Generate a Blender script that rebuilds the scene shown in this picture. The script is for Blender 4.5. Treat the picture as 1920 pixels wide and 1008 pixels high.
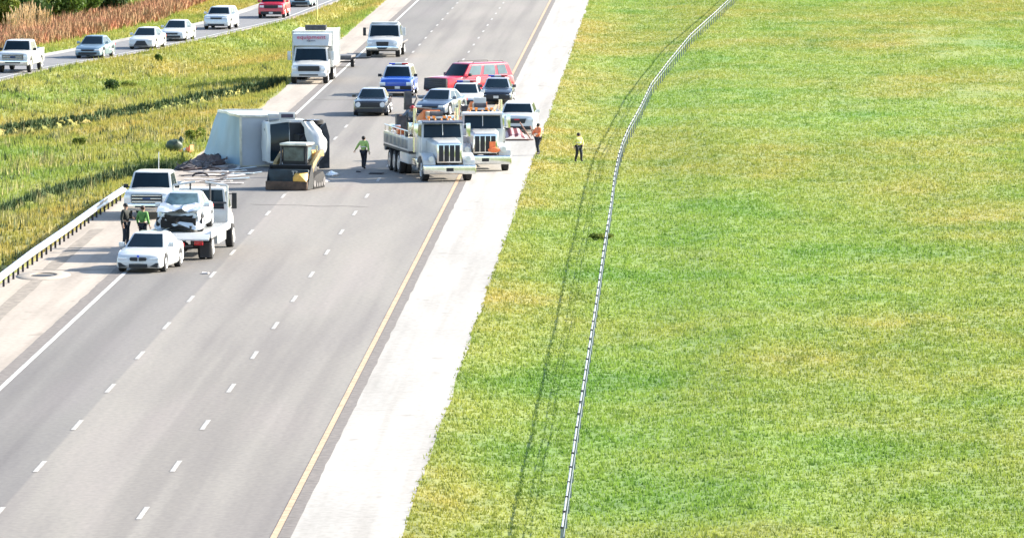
import bpy, bmesh, math, random
import numpy as np
from mathutils import Vector, Matrix, noise
R = math.radians
random.seed(7)
for o in list(bpy.data.objects): bpy.data.objects.remove(o)
sc = bpy.context.scene
# ------------------------------------------------------------------ camera
FPX, HC = 13000.0, 19.58
VPX, VPY = 1260.0, -441.0                       # where the straight carriageway vanishes
PITCH = math.atan((504 - VPY) / FPX); YAW = math.atan((VPX - 960) / FPX * math.cos(PITCH))
cam = bpy.data.objects.new('camera', bpy.data.cameras.new('camera'))
sc.collection.objects.link(cam); sc.camera = cam
cam.location = (0, 0, HC); cam.rotation_euler = (R(90) - PITCH, 0, YAW)
cam.data.sensor_width = 36; cam.data.lens = 36 * FPX / 1920
cam.data.clip_start = 1; cam.data.clip_end = 20000
sc.render.resolution_x, sc.render.resolution_y = 1024, 537
CM = Matrix.Rotation(YAW, 3, 'Z') @ Matrix.Rotation(R(90) - PITCH, 3, 'X')
def gp(px, py, z=0.0):                          # point of the ground seen at a photo position
    d = CM @ Vector(((px - 960) / FPX, -(py - 504) / FPX, -1))
    t = (z - HC) / d.z
    return Vector((d.x * t, d.y * t, z))
# ------------------------------------------------------------------ world, sun, exposure
SUN_EL = R(26); SD = Vector((0.93, 0.37, 0)).normalized()      # direction towards the sun on the ground
w = bpy.data.worlds.new('World'); sc.world = w; w.use_nodes = True
nt = w.node_tree; bg = nt.nodes['Background']
sky = nt.nodes.new('ShaderNodeTexSky'); sky.sky_type = 'NISHITA'; sky.sun_disc = False
sky.sun_elevation = SUN_EL; sky.sun_rotation = math.atan2(SD.x, SD.y)
nt.links.new(sky.outputs[0], bg.inputs[0]); bg.inputs[1].default_value = 0.115
sl = bpy.data.lights.new('sun', 'SUN'); sl.energy = 4.6; sl.angle = R(0.55); sl.color = (1.0, 0.92, 0.78)
so = bpy.data.objects.new('sun', sl); sc.collection.objects.link(so)
sv = Vector((SD.x * math.cos(SUN_EL), SD.y * math.cos(SUN_EL), math.sin(SUN_EL)))
so.rotation_euler = sv.to_track_quat('Z', 'Y').to_euler(); so.location = sv * 300 + Vector((0, 300, 0))
sc.view_settings.view_transform = 'Standard'; sc.view_settings.look = 'None'
sc.view_settings.exposure = 1.78; sc.view_settings.gamma = 1
sc.render.engine = 'CYCLES'
try: sc.cycles.filter_width = 1.5
except Exception: pass

# ------------------------------------------------------------------ materials
def mat(name, c, rough=0.6, metal=0.0, var=0.0, scale=3.0, bump=0.0, c2=None, coat=0.0, trans=0.0, emit=None, detail=6):
    m = bpy.data.materials.new(name); m.use_nodes = True
    n = m.node_tree.nodes; L = m.node_tree.links; b = n['Principled BSDF']
    b.inputs['Base Color'].default_value = (*c, 1); b.inputs['Roughness'].default_value = rough
    b.inputs['Metallic'].default_value = metal
    if coat: b.inputs['Coat Weight'].default_value = coat; b.inputs['Coat Roughness'].default_value = 0.05
    if var or c2:
        tc = n.new('ShaderNodeTexCoord'); nz = n.new('ShaderNodeTexNoise')
        nz.inputs['Scale'].default_value = scale; nz.inputs['Detail'].default_value = detail
        L.new(tc.outputs['Object'], nz.inputs['Vector'])
        rp = n.new('ShaderNodeValToRGB'); L.new(nz.outputs[0], rp.inputs[0])
        rp.color_ramp.elements[0].position = 0.35; rp.color_ramp.elements[1].position = 0.65
        lo = c2 or tuple(x * (1 - var) for x in c); hi = c if c2 else tuple(min(1, x * (1 + var)) for x in c)
        rp.color_ramp.elements[0].color = (*lo, 1); rp.color_ramp.elements[1].color = (*hi, 1)
        L.new(rp.outputs[0], b.inputs['Base Color'])
        if bump:
            bp = n.new('ShaderNodeBump'); bp.inputs['Strength'].default_value = bump; bp.inputs['Distance'].default_value = 0.05
            L.new(nz.outputs[0], bp.inputs['Height']); L.new(bp.outputs[0], b.inputs['Normal'])
    return m
def paint(name, c, rough=0.32): return mat(name, c, rough, 0, var=0.05, scale=2.5, coat=0.6)
WHITE = paint('white_paint', (0.53, 0.545, 0.55)); WHITE2 = paint('work_white_paint', (0.47, 0.485, 0.49), 0.4)
SILVER = mat('silver_paint', (0.52, 0.56, 0.60), 0.3, 0.35, var=0.05, coat=0.5)
SILVERBLUE = mat('blue_grey_paint', (0.16, 0.24, 0.30), 0.3, 0.35, var=0.05, coat=0.5)
BLACKP = paint('black_paint', (0.012, 0.016, 0.025), 0.25); BLUEP = paint('blue_paint', (0.012, 0.075, 0.42), 0.25)
REDP = paint('red_paint', (0.50, 0.010, 0.035), 0.28); YELLOWP = mat('yellow_machine_paint', (0.60, 0.34, 0.07), 0.5, 0, var=0.2, scale=5)
ORANGEP = mat('orange_boom_paint', (0.72, 0.20, 0.06), 0.4, 0, var=0.1)
GLASS = mat('tinted_glass', (0.005, 0.014, 0.022), 0.12, 0, var=0.2, scale=1.2); GLASS.node_tree.nodes['Principled BSDF'].inputs['Specular IOR Level'].default_value = 0.3
GLASSL = mat('light_side_glass', (0.11, 0.165, 0.18), 0.12, 0, var=0.2, scale=1.2)
RUBBER = mat('tyre_rubber', (0.018, 0.018, 0.02), 0.85, var=0.3, scale=9)
RIM = mat('alloy_rim', (0.45, 0.46, 0.48), 0.35, 0.8, var=0.1); RIMD = mat('dark_rim', (0.08, 0.08, 0.09), 0.4, 0.6, var=0.1)
CHROME = mat('chrome', (0.72, 0.74, 0.74), 0.16, 1.0, var=0.08, scale=6); STEEL = mat('galvanised_steel', (0.50, 0.52, 0.53), 0.38, 0.7, var=0.2, scale=3)
DARK = mat('dark_plastic', (0.014, 0.016, 0.02), 0.6, var=0.2); UNDER = mat('underbody_black', (0.01, 0.01, 0.011), 0.9, var=0.2)
LAMP = mat('headlight_lens', (0.62, 0.66, 0.70), 0.15, 0.2, var=0.1); REDL = mat('red_lens', (0.45, 0.01, 0.02), 0.2, var=0.1)
BLUEL = mat('blue_lens', (0.02, 0.06, 0.5), 0.2, var=0.1); AMBER = mat('amber_lens', (0.8, 0.25, 0.03), 0.3, var=0.1)
PLATE = mat('number_plate', (0.6, 0.6, 0.58), 0.5, var=0.1); FRAMEM = mat('chassis_grey', (0.06, 0.06, 0.065), 0.6, 0.3, var=0.3, scale=4)
DECKM = mat('deck_grey', (0.13, 0.125, 0.13), 0.6, 0.2, var=0.25, scale=4)
BOXM = mat('aluminium_box', (0.36, 0.40, 0.45), 0.42, 0.1, var=0.10, scale=0.8)
ROOFM = mat('box_roof_panel', (0.20, 0.31, 0.385), 0.5, 0.1, var=0.14, scale=0.6)
TRIM = mat('box_trim', (0.50, 0.50, 0.44), 0.4, 0.4, var=0.2)
INK = mat('dark_lettering', (0.05, 0.04, 0.07), 0.6, var=0.1); REDINK = mat('red_lettering', (0.45, 0.05, 0.11), 0.6, var=0.2)
SKIN = mat('skin', (0.42, 0.25, 0.17), 0.6, var=0.1); HAIR = mat('dark_hair', (0.012, 0.01, 0.009), 0.7, var=0.3, scale=20)
HIVIS = mat('lime_hi_vis', (0.42, 0.58, 0.16), 0.7, var=0.12, scale=8); HIORANGE = mat('orange_hi_vis', (0.85, 0.22, 0.08), 0.7, var=0.12, scale=8)
YELLOWC = mat('yellow_jacket', (0.72, 0.72, 0.18), 0.75, var=0.12, scale=8); GREENV = mat('green_vest', (0.10, 0.26, 0.06), 0.75, var=0.2, scale=8)
NAVY = mat('dark_cloth', (0.015, 0.02, 0.03), 0.85, var=0.3, scale=9); GREYC = mat('blue_grey_cloth', (0.06, 0.08, 0.12), 0.85, var=0.3, scale=9)
REFL = mat('reflective_tape', (0.65, 0.66, 0.6), 0.4, var=0.1); TANC = mat('tan_cloth', (0.45, 0.38, 0.28), 0.8, var=0.1)
REDHAT = mat('red_hard_hat', (0.4, 0.02, 0.03), 0.35, var=0.1)

# ------------------------------------------------------------------ mesh helpers
class MB:
    def __init__(s): s.v = []; s.f = []
    def add(s, vs, fs):
        b = len(s.v); s.v += [tuple(x) for x in vs]; s.f += [tuple(i + b for i in f) for f in fs]; return s
    def box(s, x0, x1, y0, y1, z0, z1):
        return s.add([(x0,y0,z0),(x1,y0,z0),(x1,y1,z0),(x0,y1,z0),(x0,y0,z1),(x1,y0,z1),(x1,y1,z1),(x0,y1,z1)],
                     [(0,3,2,1),(4,5,6,7),(0,1,5,4),(1,2,6,5),(2,3,7,6),(3,0,4,7)])
    def hexa(s, p):                              # eight corners, bottom ring then top ring
        return s.add(p, [(0,3,2,1),(4,5,6,7),(0,1,5,4),(1,2,6,5),(2,3,7,6),(3,0,4,7)])
    def cyl(s, a, b, r0, r1=None, n=12, cap=True):
        a = Vector(a); b = Vector(b); r1 = r0 if r1 is None else r1
        d = (b - a).normalized(); u = d.orthogonal().normalized(); w_ = d.cross(u)
        vs = []
        for c, r in ((a, r0), (b, r1)):
            for i in range(n):
                t = 2 * math.pi * i / n; vs.append(c + (u * math.cos(t) + w_ * math.sin(t)) * r)
        fs = [(i, (i+1) % n, n + (i+1) % n, n + i) for i in range(n)]
        if cap: fs += [tuple(range(n))[::-1], tuple(range(n, 2*n))]
        return s.add(vs, fs)
    def tube(s, pts, r, n=8):
        for a, b in zip(pts[:-1], pts[1:]): s.cyl(a, b, r, n=n)
        return s
    def lathe_x(s, prof, cx, cy, cz, n=24):      # profile [(x, r)] round the x axis
        vs = []
        for (x, r) in prof:
            for i in range(n):
                t = 2 * math.pi * i / n; vs.append((cx + x, cy + r * math.cos(t), cz + r * math.sin(t)))
        fs = []
        for k in range(len(prof) - 1):
            for i in range(n): fs.append((k*n+i, k*n+(i+1) % n, (k+1)*n+(i+1) % n, (k+1)*n+i))
        fs += [tuple(range(n))[::-1], tuple(range((len(prof)-1)*n, len(prof)*n))]
        return s.add(vs, fs)
    def ell(s, c, rx, ry, rz, n=12, m=8):
        vs = []; fs = []
        for j in range(m + 1):
            p = math.pi * j / m
            for i in range(n):
                t = 2 * math.pi * i / n
                vs.append((c[0] + rx * math.sin(p) * math.cos(t), c[1] + ry * math.sin(p) * math.sin(t), c[2] + rz * math.cos(p)))
        for j in range(m):
            for i in range(n): fs.append((j*n+i, (j+1)*n+i, (j+1)*n+(i+1) % n, j*n+(i+1) % n))
        return s.add(vs, fs)
    def prism_x(s, poly, x0, x1):                # polygon of (y, z) extruded along x
        n = len(poly)
        vs = [(x0, y, z) for y, z in poly] + [(x1, y, z) for y, z in poly]
        return s.add(vs, [tuple(range(n))[::-1], tuple(range(n, 2*n))] + [(i, (i+1) % n, n+(i+1) % n, n+i) for i in range(n)])
    def prism_y(s, poly, y0, y1):                # polygon of (x, z) extruded along y
        n = len(poly)
        vs = [(x, y0, z) for x, z in poly] + [(x, y1, z) for x, z in poly]
        return s.add(vs, [tuple(range(n)), tuple(range(n, 2*n))[::-1]] + [(i, n+i, n+(i+1) % n, (i+1) % n) for i in range(n)])
    def loft(s, rings, cap=True):
        n = len(rings[0]); vs = [p for r in rings for p in r]; fs = []
        for k in range(len(rings) - 1):
            for i in range(n): fs.append((k*n+i, k*n+(i+1) % n, (k+1)*n+(i+1) % n, (k+1)*n+i))
        if cap: fs += [tuple(range(n))[::-1], tuple(range((len(rings)-1)*n, len(rings)*n))]
        return s.add(vs, fs)
    def build(s, name, m, parent=None, bevel=0.0, smooth=None, deform=None, segs=2):
        me = bpy.data.meshes.new(name); bm = bmesh.new()
        vv = [bm.verts.new(p) for p in s.v]
        for f in s.f:
            try: bm.faces.new([vv[i] for i in f])
            except ValueError: pass
        bmesh.ops.recalc_face_normals(bm, faces=bm.faces)
        if bevel:
            es = [e for e in bm.edges if len(e.link_faces) == 2 and e.calc_face_angle(0) > R(35)]
            bmesh.ops.bevel(bm, geom=es, offset=bevel, segments=segs, profile=0.6, affect='EDGES', clamp_overlap=True)
        if deform:
            for v in bm.verts: v.co = deform(v.co)
        bm.to_mesh(me); bm.free()
        if smooth is not False:
            me.polygons.foreach_set('use_smooth', [True] * len(me.polygons)); me.set_sharp_from_angle(angle=R(38 if smooth is None else smooth))
        me.materials.append(m)
        o = bpy.data.objects.new(name, me); sc.collection.objects.link(o)
        if parent: o.parent = parent
        return o
def empty(name, loc=(0,0,0), rz=0):
    o = bpy.data.objects.new(name, None); sc.collection.objects.link(o)
    o.location = loc; o.rotation_euler = (0, 0, R(rz)); o.empty_display_size = 0.3
    return o
def tag(o, label=None, cat=None, group=None, kind=None):
    if label: o['label'] = label
    if cat: o['category'] = cat
    if group: o['group'] = group
    if kind: o['kind'] = kind
    return o
def copy_tree(o, parent=None):
    c = o.copy(); sc.collection.objects.link(c); c.parent = parent
    for ch in list(o.children): copy_tree(ch, c)
    return c
def lerp(a, b, t): return a + (b - a) * t
def interp(pts, x):
    if x <= pts[0][0]: return pts[0][1]
    for (a, b), (c, d) in zip(pts[:-1], pts[1:]):
        if x <= c: return lerp(b, d, (x - a) / (c - a) if c > a else 1)
    return pts[-1][1]

# ------------------------------------------------------------------ THE SETTING: ground, roads, grass
XL, X1, X2, XR, XS = -21.11, -17.65, -13.85, -10.12, -6.85
def rampf():                                    # centre of the ramp as a function of y (distance)
    low = [gp(x, y) for x, y in ((-420, 250), (-200, 200), (0, 152), (100, 127), (200, 110), (300, 91), (400, 70), (546, 36), (640, 0))]
    return low
RL = rampf()                                    # near edge of the ramp
RLp = sorted([(p.y, p.x) for p in RL])
e0, e1 = RLp[-2], RLp[-1]; k_ = (e1[1] - e0[1]) / (e1[0] - e0[0])
RLp.append((e1[0] + 400, e1[1] + 400 * k_ * 0.55))
e0, e1 = RLp[0], RLp[1]; k_ = (e1[1] - e0[1]) / (e1[0] - e0[0]); RLp.insert(0, (e0[0] - 250, e0[1] - 250 * k_))
def ramp_x(y): return interp(RLp, y)            # the ramp lies to the left (smaller x) of this
def ditch_line(pts): return sorted((gp(px, py).x, gp(px, py).y) for px, py in pts)
DITCH = [(ditch_line([(-250, 262), (0, 224), (180, 197), (380, 171), (545, 149)]), 0.95, 9.0), (ditch_line([(-100, 412), (0, 382), (100, 352), (200, 330), (262, 316)]), 0.55, 7.0)]
def gz(x, y):                                   # height of the ground
    z = 0.0
    if -45 < x < -23.2:                          # two banks that drop towards the camera
        for ln, h, back in DITCH:
            d = interp(ln, x) + 2.5 * noise.noise(Vector((x * .5, 3, 0))) - y
            fade = min(1, max(0, (-23.5 - x) / 1.2)) * (0.72 + .5 * noise.noise(Vector((x * .3, 9, 0))))
            if d > 0: z -= h * fade * min(1, d / .75) * math.exp(-max(0, d - .75) / back)
    # median swale between the two carriageways: two shallow ditches with a bank that turns away from the sun
    if x < -23.8:
        rx = ramp_x(y) + 0.6; wdt = (-23.8) - rx
        if wdt > 0.5 and x > rx:
            t = (x - rx) / wdt
            z -= 0.55 * math.sin(math.pi * t) ** 2 * min(1, wdt / 6)
        elif x < rx - 8.0:
            z += min(0.8, 0.03 * (rx - 11.0 - x))
        z += 0.10 * (noise.noise(Vector((x * 0.22, y * 0.05, 0))))* min(1, (-23.8 - x) / 2) if x > rx + 1 else 0
    if x > -6.7:
        t = min(1, (x + 6.7) / 1.5)
        z -= 0.25 * math.sin(min(1, (x + 6.7) / 9) * math.pi) if x < 2.3 else 0
        z += t * 0.05 * noise.noise(Vector((x * 0.35, y * 0.09, 5)))
    return z
def sheet(name, xs, ys, m, dz=0.0, flat=False, kind='structure', xf=None):
    vs = []; fs = []
    for y in ys:
        for x in xs:
            X = xf(x, y) if xf else x
            vs.append((X, y, (0 if flat else gz(X, y)) + dz))
    n = len(xs)
    for j in range(len(ys) - 1):
        for i in range(n - 1): fs.append((j*n+i, j*n+i+1, (j+1)*n+i+1, (j+1)*n+i))
    mb = MB(); mb.add(vs, fs); o = mb.build(name, m); 
    if kind: o['kind'] = kind
    return o
def nodes_mat(name, rough=0.9):
    m = bpy.data.materials.new(name); m.use_nodes = True
    n = m.node_tree.nodes; L = m.node_tree.links; b = n['Principled BSDF']; b.inputs['Roughness'].default_value = rough
    tc = n.new('ShaderNodeTexCoord')
    return m, n, L, b, tc
def nz(n, L, tc, scale, detail=5, sx=1, sy=1, off=0, kind='Object'):
    mp = n.new('ShaderNodeMapping'); mp.inputs['Scale'].default_value = (sx, sy, 1); mp.inputs['Location'].default_value = (off, off * 1.7, 0)
    L.new(tc.outputs[kind], mp.inputs[0]); t = n.new('ShaderNodeTexNoise'); t.inputs['Scale'].default_value = scale; t.inputs['Detail'].default_value = detail
    L.new(mp.outputs[0], t.inputs['Vector']); return t
def ramp(n, L, src, stops):
    r = n.new('ShaderNodeValToRGB'); L.new(src, r.inputs[0]); e = r.color_ramp.elements
    while len(e) < len(stops): e.new(0.5)
    for k, (p, c) in enumerate(stops): e[k].position = p; e[k].color = (*c, 1)
    return r
def mix(n, L, f, a, b, mode='MIX'):
    x = n.new('ShaderNodeMix'); x.data_type = 'RGBA'; x.blend_type = mode
    if isinstance(f, float): x.inputs[0].default_value = f
    else: L.new(f, x.inputs[0])
    for s_, v in ((6, a), (7, b)):
        if isinstance(v, tuple): x.inputs[s_].default_value = (*v, 1)
        else: L.new(v, x.inputs[s_])
    return x.outputs[2]
# grass soil and blades share a colour field laid out in world metres
def grass_mat(name, blades):
    m, n, L, b, tc = nodes_mat(name, 0.9 if not blades else 0.6)
    a = nz(n, L, tc, 0.16, 4, 1, 0.55); c = nz(n, L, tc, 0.9, 5, 1, 0.4, 13); d = nz(n, L, tc, 0.05, 3, 1, 0.35, 31)
    k = 1.0 if blades else 0.85
    base = ramp(n, L, a.outputs[0], [(0.28, (0.175*k, 0.225*k, 0.042*k)), (0.46, (0.275*k, 0.270*k, 0.062*k)), (0.62, (0.335*k, 0.290*k, 0.074*k)), (0.80, (0.36*k, 0.275*k, 0.11*k))])
    fine = ramp(n, L, c.outputs[0], [(0.30, (0.66, 0.76, 0.66)), (0.46, (0.97, 0.98, 0.95)), (0.72, (1.14, 1.07, 1.1))])
    big = ramp(n, L, d.outputs[0], [(0.38, (0.78, 1.02, 0.85)), (0.62, (1.08, 0.98, 1.0))])
    col = mix(n, L, 1.0, mix(n, L, 1.0, base.outputs[0], fine.outputs[0], 'MULTIPLY'), big.outputs[0], 'MULTIPLY')
    sp = n.new('ShaderNodeSeparateXYZ'); L.new(tc.outputs['Object'], sp.inputs[0])
    mr = n.new('ShaderNodeMapRange'); mr.inputs[1].default_value = -6.5; mr.inputs[2].default_value = -2.5; L.new(sp.outputs[0], mr.inputs[0])
    col = mix(n, L, 1.0, col, mix(n, L, mr.outputs[0], (1, 1, 1), (0.80, 0.98, 0.86)), 'MULTIPLY')   # fresher grass beyond the barrier
    L.new(col, b.inputs['Base Color'])
    if blades:
        tr = n.new('ShaderNodeBsdfTranslucent'); L.new(col, tr.inputs['Color']); ms = n.new('ShaderNodeMixShader'); ms.inputs[0].default_value = 0.42
        L.new(b.outputs[0], ms.inputs[1]); L.new(tr.outputs[0], ms.inputs[2]); L.new(ms.outputs[0], n['Material Output'].inputs[0])
        b.inputs['Specular IOR Level'].default_value = 0.2
    else:
        bp = n.new('ShaderNodeBump'); bp.inputs['Strength'].default_value = 0.6; bp.inputs['Distance'].default_value = 0.1
        f = nz(n, L, tc, 3.0, 6, 1, 0.6, 3); L.new(f.outputs[0], bp.inputs['Height']); L.new(bp.outputs[0], b.inputs['Normal'])
    return m
GRASSG = grass_mat('grass_soil', False); GRASSB = grass_mat('grass_blades', True)
def asphalt_mat():
    m, n, L, b, tc = nodes_mat('asphalt', 0.85)
    a = nz(n, L, tc, 0.35, 4, 1, 0.09); f = nz(n, L, tc, 6.0, 8, 1, 0.5, 9); t = nz(n, L, tc, 0.8, 3, 1, 0.012, 21); e = nz(n, L, tc, 0.07, 3, 1, 0.6, 40)
    base = ramp(n, L, a.outputs[0], [(0.35, (0.170, 0.154, 0.141)), (0.52, (0.196, 0.180, 0.160)), (0.68, (0.212, 0.190, 0.173))])
    fine = ramp(n, L, f.outputs[0], [(0.3, (0.86, 0.86, 0.87)), (0.7, (1.1, 1.1, 1.09))])
    trk = ramp(n, L, t.outputs[0], [(0.36, (0.82, 0.81, 0.82)), (0.50, (1.0, 1.0, 1.0)), (0.62, (1.06, 1.06, 1.05))])
    col = mix(n, L, 1.0, mix(n, L, 1.0, base.outputs[0], fine.outputs[0], 'MULTIPLY'), trk.outputs[0], 'MULTIPLY')
    # the left lane is an older, darker course
    sp = n.new('ShaderNodeSeparateXYZ'); L.new(tc.outputs['Object'], sp.inputs[0])
    lt = n.new('ShaderNodeMapRange'); lt.inputs[1].default_value = X1 + 0.05; lt.inputs[2].default_value = X1 - 0.05; lt.inputs[3].default_value = 0; lt.inputs[4].default_value = 1
    L.new(sp.outputs[0], lt.inputs[0])
    dk = mix(n, L, lt.outputs[0], (1, 1, 1), (0.74, 0.755, 0.79))
    col = mix(n, L, 1.0, col, dk, 'MULTIPLY')
    # polished wheel paths and a dark oil line in each lane
    L.new(col, b.inputs['Base Color'])
    bp = n.new('ShaderNodeBump'); bp.inputs['Strength'].default_value = 0.25; bp.inputs['Distance'].default_value = 0.01
    g = nz(n, L, tc, 30.0, 4); L.new(g.outputs[0], bp.inputs['Height']); L.new(bp.outputs[0], b.inputs['Normal'])
    return m
def concrete_mat(name, c, dirt=0.8):
    m, n, L, b, tc = nodes_mat(name, 0.9)
    a = nz(n, L, tc, 0.5, 5, 1, 0.12); f = nz(n, L, tc, 5.0, 8, 1, 0.6, 7)
    base = ramp(n, L, a.outputs[0], [(0.32, tuple(x * dirt for x in c)), (0.55, c), (0.8, tuple(x * 1.04 for x in c))])
    fine = ramp(n, L, f.outputs[0], [(0.25, (0.84, 0.84, 0.83)), (0.6, (1.03, 1.03, 1.03))])
    tk = nz(n, L, tc, 1.6, 4, 1, 0.02, 17); tr_ = ramp(n, L, tk.outputs[0], [(0.34, (0.86, 0.85, 0.84)), (0.52, (1, 1, 1))])
    sd = nz(n, L, tc, 0.8, 6, 1, 0.5, 51); sr = ramp(n, L, sd.outputs[0], [(0.27, (0.72, 0.70, 0.68)), (0.36, (1, 1, 1))])
    col = mix(n, L, 1.0, mix(n, L, 1.0, mix(n, L, 1.0, base.outputs[0], fine.outputs[0], 'MULTIPLY'), tr_.outputs[0], 'MULTIPLY'), sr.outputs[0], 'MULTIPLY')
    sp = n.new('ShaderNodeSeparateXYZ'); L.new(tc.outputs['Object'], sp.inputs[0])
    md = n.new('ShaderNodeMath'); md.operation = 'PINGPONG'; md.inputs[1].default_value = 3.0; L.new(sp.outputs[1], md.inputs[0])
    lt = n.new('ShaderNodeMath'); lt.operation = 'LESS_THAN'; lt.inputs[1].default_value = 0.02; L.new(md.outputs[0], lt.inputs[0])
    col = mix(n, L, lt.outputs[0], col, mix(n, L, 1.0, col, (0.62, 0.61, 0.6), 'MULTIPLY'))
    L.new(col, b.inputs['Base Color'])
    return m
ASPH = asphalt_mat(); CONC = concrete_mat('shoulder_concrete', (0.338, 0.322, 0.300), 0.85); CONCL = concrete_mat('gutter_concrete', (0.335, 0.292, 0.250), 0.80)
SEAL = mat('old_seal_asphalt', (0.135, 0.118, 0.108), 0.9, var=0.25, scale=4); ASPH2 = mat('ramp_asphalt', (0.150, 0.150, 0.158), 0.9, var=0.12, scale=0.8)
LINEW = mat('white_road_paint', (0.46, 0.46, 0.445), 0.7, var=0.2, scale=3); LINEY = mat('yellow_road_paint', (0.39, 0.275, 0.175), 0.8, var=0.22, scale=3)

def frange(a, b, s):
    out = []; v = a
    while v < b - 1e-6: out.append(v); v += s
    return out + [b]
ground_x = [-3000, -900, -300, -140, -90] + frange(-72, -45, 1.5) + frange(-44.5, -27, 0.6) + frange(-26.8, -22.6, 0.2) + [-21, -17, -13, -9] + frange(-6.7, 16, 0.7) + [24, 40, 70, 140, 300, 900, 3000]
ground_y = [-600, 0, 90, 140] + frange(160, 295, 3.0) + frange(295.4, 345, 0.5) + frange(347, 372, 3) + frange(372.4, 440, 0.5) + frange(442, 640, 3) + [700, 800, 1000, 1500, 3000, 8000]
def gxf(x, y): return x
def LEDGE(y): return interp([(0, -25.6), (262, -25.4), (300, -25.05), (325, -24.6), (345, -23.8), (400, -23.45), (640, -23.9)], y)
g_ = sheet('ground', ground_x, ground_y, GRASSG)
for v in g_.data.vertices:                     # the soil drops a little under the pavements
    x, y, z = v.co
    if LEDGE(y) + 0.12 < x < XS - 0.05: v.co.z = -0.12
    rx = ramp_x(y)
    if rx - 6.2 < x < rx + 0.3: v.co.z = min(z, -0.12)
tag(g_, kind='structure')
RY = [-400, 60, 150] + frange(170, 640, 10) + [800, 1400, 3000, 7000]
def strip(name, x0, x1, ys, m, dz, xf=None):
    return sheet(name, [x0, x1], ys, m, dz, True, 'structure', xf)
road = sheet('road', [XL - 0.12] + [-19, -15, -12] + [XR + 0.25], RY, ASPH, 0.0, True)
def ledge(y): return interp([(0, -25.6), (262, -25.4), (300, -25.05), (325, -24.6), (345, -23.8), (400, -23.45), (640, -23.9)], y)
def edge_w(y, s): return 0.16 * noise.noise(Vector((y * 0.11, s, 0))) + 0.07 * noise.noise(Vector((y * 0.9, s, 3)))
DY = [-400, 60] + frange(150, 640, 1.5) + [800, 1400, 3000, 7000]
sheet('left_shoulder', [0, 0.5, 1], DY, CONCL, 0.004, True, 'structure', lambda u, y: lerp(ledge(y) + edge_w(y, 1), XL - 0.50, u))
sheet('right_shoulder', [0, 0.5, 1], DY, CONC, 0.004, True, 'structure', lambda u, y: lerp(XR + 0.43, XS + edge_w(y, 9), u))
sheet('left_seam', [0, 1], DY, SEAL, 0.008, True, 'structure', lambda u, y: lerp(XL - 0.56 - 0.05 * noise.noise(Vector((y * .4, 2, 0))), XL - 0.08, u))
sheet('right_seam', [0, 1], DY, SEAL, 0.008, True, 'structure', lambda u, y: lerp(XR + 0.13, XR + 0.46 + 0.06 * noise.noise(Vector((y * .4, 7, 0))), u))
def line(name, x, wd, ys, m): return sheet(name, [x - wd/2, x + wd/2], ys, m, 0.012, True)
line('left_edge_line', XL, 0.16, RY, LINEW); line('right_edge_line', XR + 0.03, 0.17, RY, LINEY)
def dashes(name, x, ph):
    mb = MB(); y = ph - 12.19 * 30
    while y < 900:
        wb = 0.07
        mb.add([(x-wb, y, .012), (x+wb, y, .012), (x+wb, y+3.05, .012), (x-wb, y+3.05, .012)], [(0,1,2,3)]); y += 12.19
    o = mb.build(name, DASHP, smooth=False); o['kind'] = 'structure'
DASHP = mat('worn_dash_paint', (0.335, 0.325, 0.31), 0.8, var=0.25, scale=6)
dashes('lane_line', X1, gp(400, 515).y - 1.5); dashes('lane_line', X2, gp(643, 435).y - 1.5)
for k, (px0, py0, px1, py1, wd) in enumerate([(470, 383, 690, 388, .10), (215, 505, 60, 507, .12), (560, 187, 665, 187, .10), (340, 372, 430, 378, .08)]):
    a, b = gp(px0, py0), gp(px1, py1); n_ = 24; vs = []; fs = []
    for i in range(n_ + 1):
        q = a.lerp(b, i / n_); q.y += .5 * noise.noise(Vector((q.x * .8, k, 0)))
        ww = wd * (.6 + .8 * abs(noise.noise(Vector((q.x * 2, k, 3))))); vs += [(q.x, q.y - ww, .0095), (q.x, q.y + ww, .0095)]
    for i in range(n_): fs.append((i*2, i*2+2, i*2+3, i*2+1))
    MB().add(vs, fs).build('dark_seam', SEAL)['kind'] = 'structure'  # a tar line across the lanes and other thin dark wavering strips
# drain apron and wheel-swept gutter on the near left shoulder
gsh = sheet('gutter', [0, 1], frange(150, 292, 2), mat('gutter_dirt', (0.19, 0.165, 0.14), 0.95, var=0.3, scale=3), 0.009, True, 'structure',
      lambda u, y: -23.95 + (u - 0.5) * (0.55 + 0.2 * noise.noise(Vector((y * .2, 1, 1)))) * (1 if y > 200 else 1) - 0.3 * math.sin((y - 240) * .03))
# ramp: asphalt, pale inner shoulder, pale outer shoulder
RYY = frange(250, 640, 4) + [760, 980]
sheet('ramp_road', [0, 0.5, 1], RYY, ASPH2, 0.0, True, 'structure', lambda u, y: ramp_x(y) - 5.1 + u * 4.95)
sheet('ramp_near_edge', [0, 1], RYY, CONCL, 0.004, True, 'structure', lambda u, y: ramp_x(y) - 0.22 + u * 0.42)
sheet('ramp_far_shoulder', [0, 1], RYY, CONC, 0.005, True, 'structure', lambda u, y: ramp_x(y) - 6.0 + u * (1.0 + .3 * noise.noise(Vector((y * .08, 4, 0)))))
sheet('ramp_edge_line', [0, 1], RYY, LINEW, 0.012, True, 'structure', lambda u, y: ramp_x(y) - 0.75 + u * 0.14)
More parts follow.
